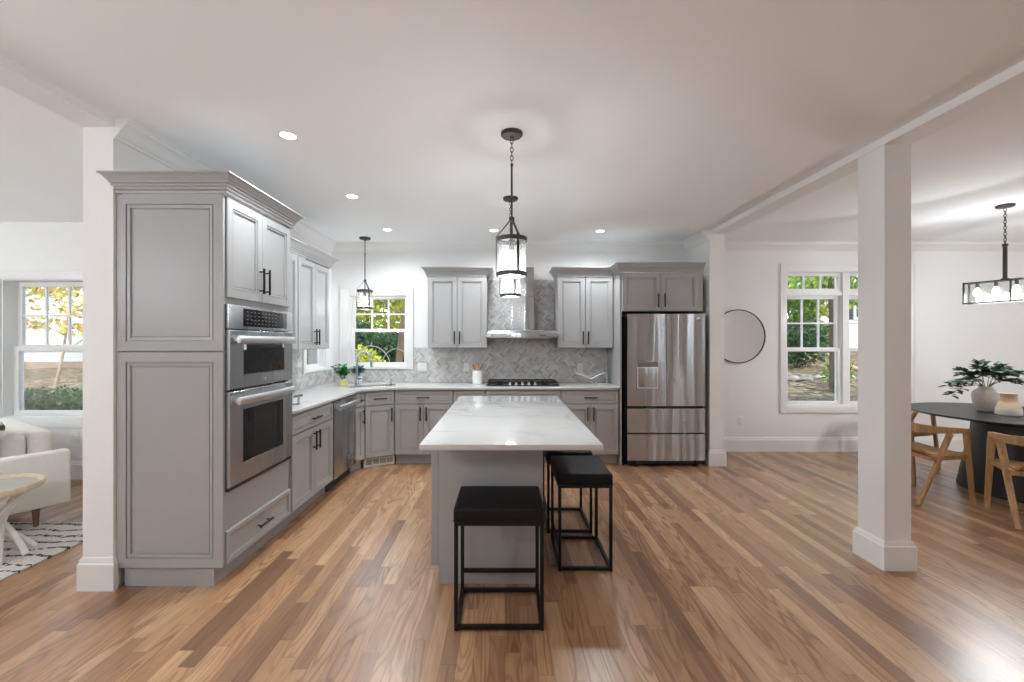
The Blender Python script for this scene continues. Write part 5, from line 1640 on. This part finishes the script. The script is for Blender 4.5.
# neighbouring house with porch, seen past the dining window
hs = thing('neighbour_house', 'pale sided house with black shutters beyond the dining window', 'house', (12.2, 16.6, gz(16.6)), 0, 'houses next door')
b = B(); box(b, 0, 12, 0, 8, -0.5, 5.2); finish(b, 'wall', 'siding', hs)
b = B(); box(b, -0.3, 12.3, -0.35, 8.3, 5.2, 5.4); prism_p = [(-0.3, 0), (12.3, 0)]; ring_faces(b, [[(-.3, -.35, 5.4), (12.3, -.35, 5.4), (12.3, 8.3, 5.4), (-.3, 8.3, 5.4)], [(-.3, 3.9, 7.6), (12.3, 3.9, 7.6), (12.3, 4.1, 7.6), (-.3, 4.1, 7.6)]]); finish(b, 'roof', 'shingle', hs)
for i, x in enumerate((1.78, 6.0)):
    b = B(); box(b, x - .55, x + .55, -0.06, -0.001, 1.2, 2.9); wf = finish(b, 'window_frame', 'trim', hs)
    b = B(); box(b, x - .47, x + .47, -0.07, -0.0605, 1.28, 2.82); finish(b, 'pane', 'blackglass', wf)
    for s in (-1, 1):
        b = B(); box(b, x + s * .82 - .23, x + s * .82 + .23, -0.05, -0.001, 1.2, 2.9)
        for k in range(16): box(b, x + s * .82 - .18, x + s * .82 + .18, -0.065, -0.05, 1.28 + k * .1, 1.33 + k * .1)
        finish(b, 'shutter', 'shutter', hs)
ps = thing('porch_steps', 'brown weathered wooden steps in front of the neighbouring house', 'steps', (8.75, 12.1, gz(12.1)))
for k in range(3):
    b = B(); box(b, -0.55, 0.55, k * 0.28, k * 0.28 + 0.30, 0.17 * k + 0.12, 0.17 * k + 0.165, 0.005); finish(b, 'tread', 'deck', ps)
    b = B(); box(b, -0.53, 0.53, k * 0.28 + 0.02, k * 0.28 + 0.04, 0.17 * k - 0.05, 0.17 * k + 0.12); finish(b, 'riser', 'deck', ps)
for s in (-1, 1):
    b = B(); bar(b, (s * .58, 0.0, -0.05), (s * .58, 0.0, 1.05), 0.07, 0.07, (0, 1, 0)); bar(b, (s * .58, 0.8, -0.05), (s * .58, 0.8, 1.45), 0.07, 0.07, (0, 1, 0)); bar(b, (s * .58, -0.03, 1.02), (s * .58, 0.85, 1.42), 0.06, 0.05); finish(b, 'railing', 'deck', ps)

# behind the side room window: X/Y about -1.12..-0.97
h2 = thing('neighbour_house', 'long white sided house beyond the side room window', 'house', (-21.0, 13.2, gz(13.2, -15)), 0, 'houses next door')
b = B(); box(b, 0, 11, 0, 7, -0.5, 4.2); finish(b, 'wall', 'siding', h2)
b = B(); box(b, -0.1, 11.1, -0.06, -0.001, -0.4, 0.22, 0.01); box(b, -0.1, 11.1, -0.05, -0.001, 0.55, 0.62); finish(b, 'base_board', 'deck', h2)
b = B(); ring_faces(b, [[(-.3, -.4, 4.2), (11.3, -.4, 4.2), (11.3, 7.4, 4.2), (-.3, 7.4, 4.2)], [(-.3, 3.4, 6.4), (11.3, 3.4, 6.4), (11.3, 3.6, 6.4), (-.3, 3.6, 6.4)]]); finish(b, 'roof', 'shingle', h2)
tree('slender young maple right outside the side room window', -9.0, 8.5, 2.2, 0.030, [((0.25, 0, 1.95), .7, .5, .22), ((-.25, 0, 1.55), .5, .4, .12), ((.7, 0, 1.4), .45, .4, .10), ((-.1, 0, 2.35), .6, .4, .18), ((.9, 0, 1.75), .5, .4, .12)], 'leaf_orange', 130, 0.10, 'bark_pale', (0.5, 0), 13)
tree('yellowing tree crown at the top of the side room window', -11.0, 11.5, 3.6, 0.08, [((0, 0, 3.2), 1.5, .8, .6), ((.8, 0, 2.7), .8, .6, .35), ((-1, 0, 2.6), .8, .6, .4)], 'leaf_orange', 420, 0.15, 'bark_pale', (0.2, 0), 14)
# side view out of the narrow kitchen window
shrub('low dark groundcover right below the side room window', -7.5, 6.75, 1.5, 0.5, 0.26, 'leaf_dark', 2400, 0.07, 53)
shrub('green shrub close outside the narrow kitchen side window', -3.75, 7.9, 0.5, 0.6, 0.6, 'leaf_green', 1500, 0.10, 51)
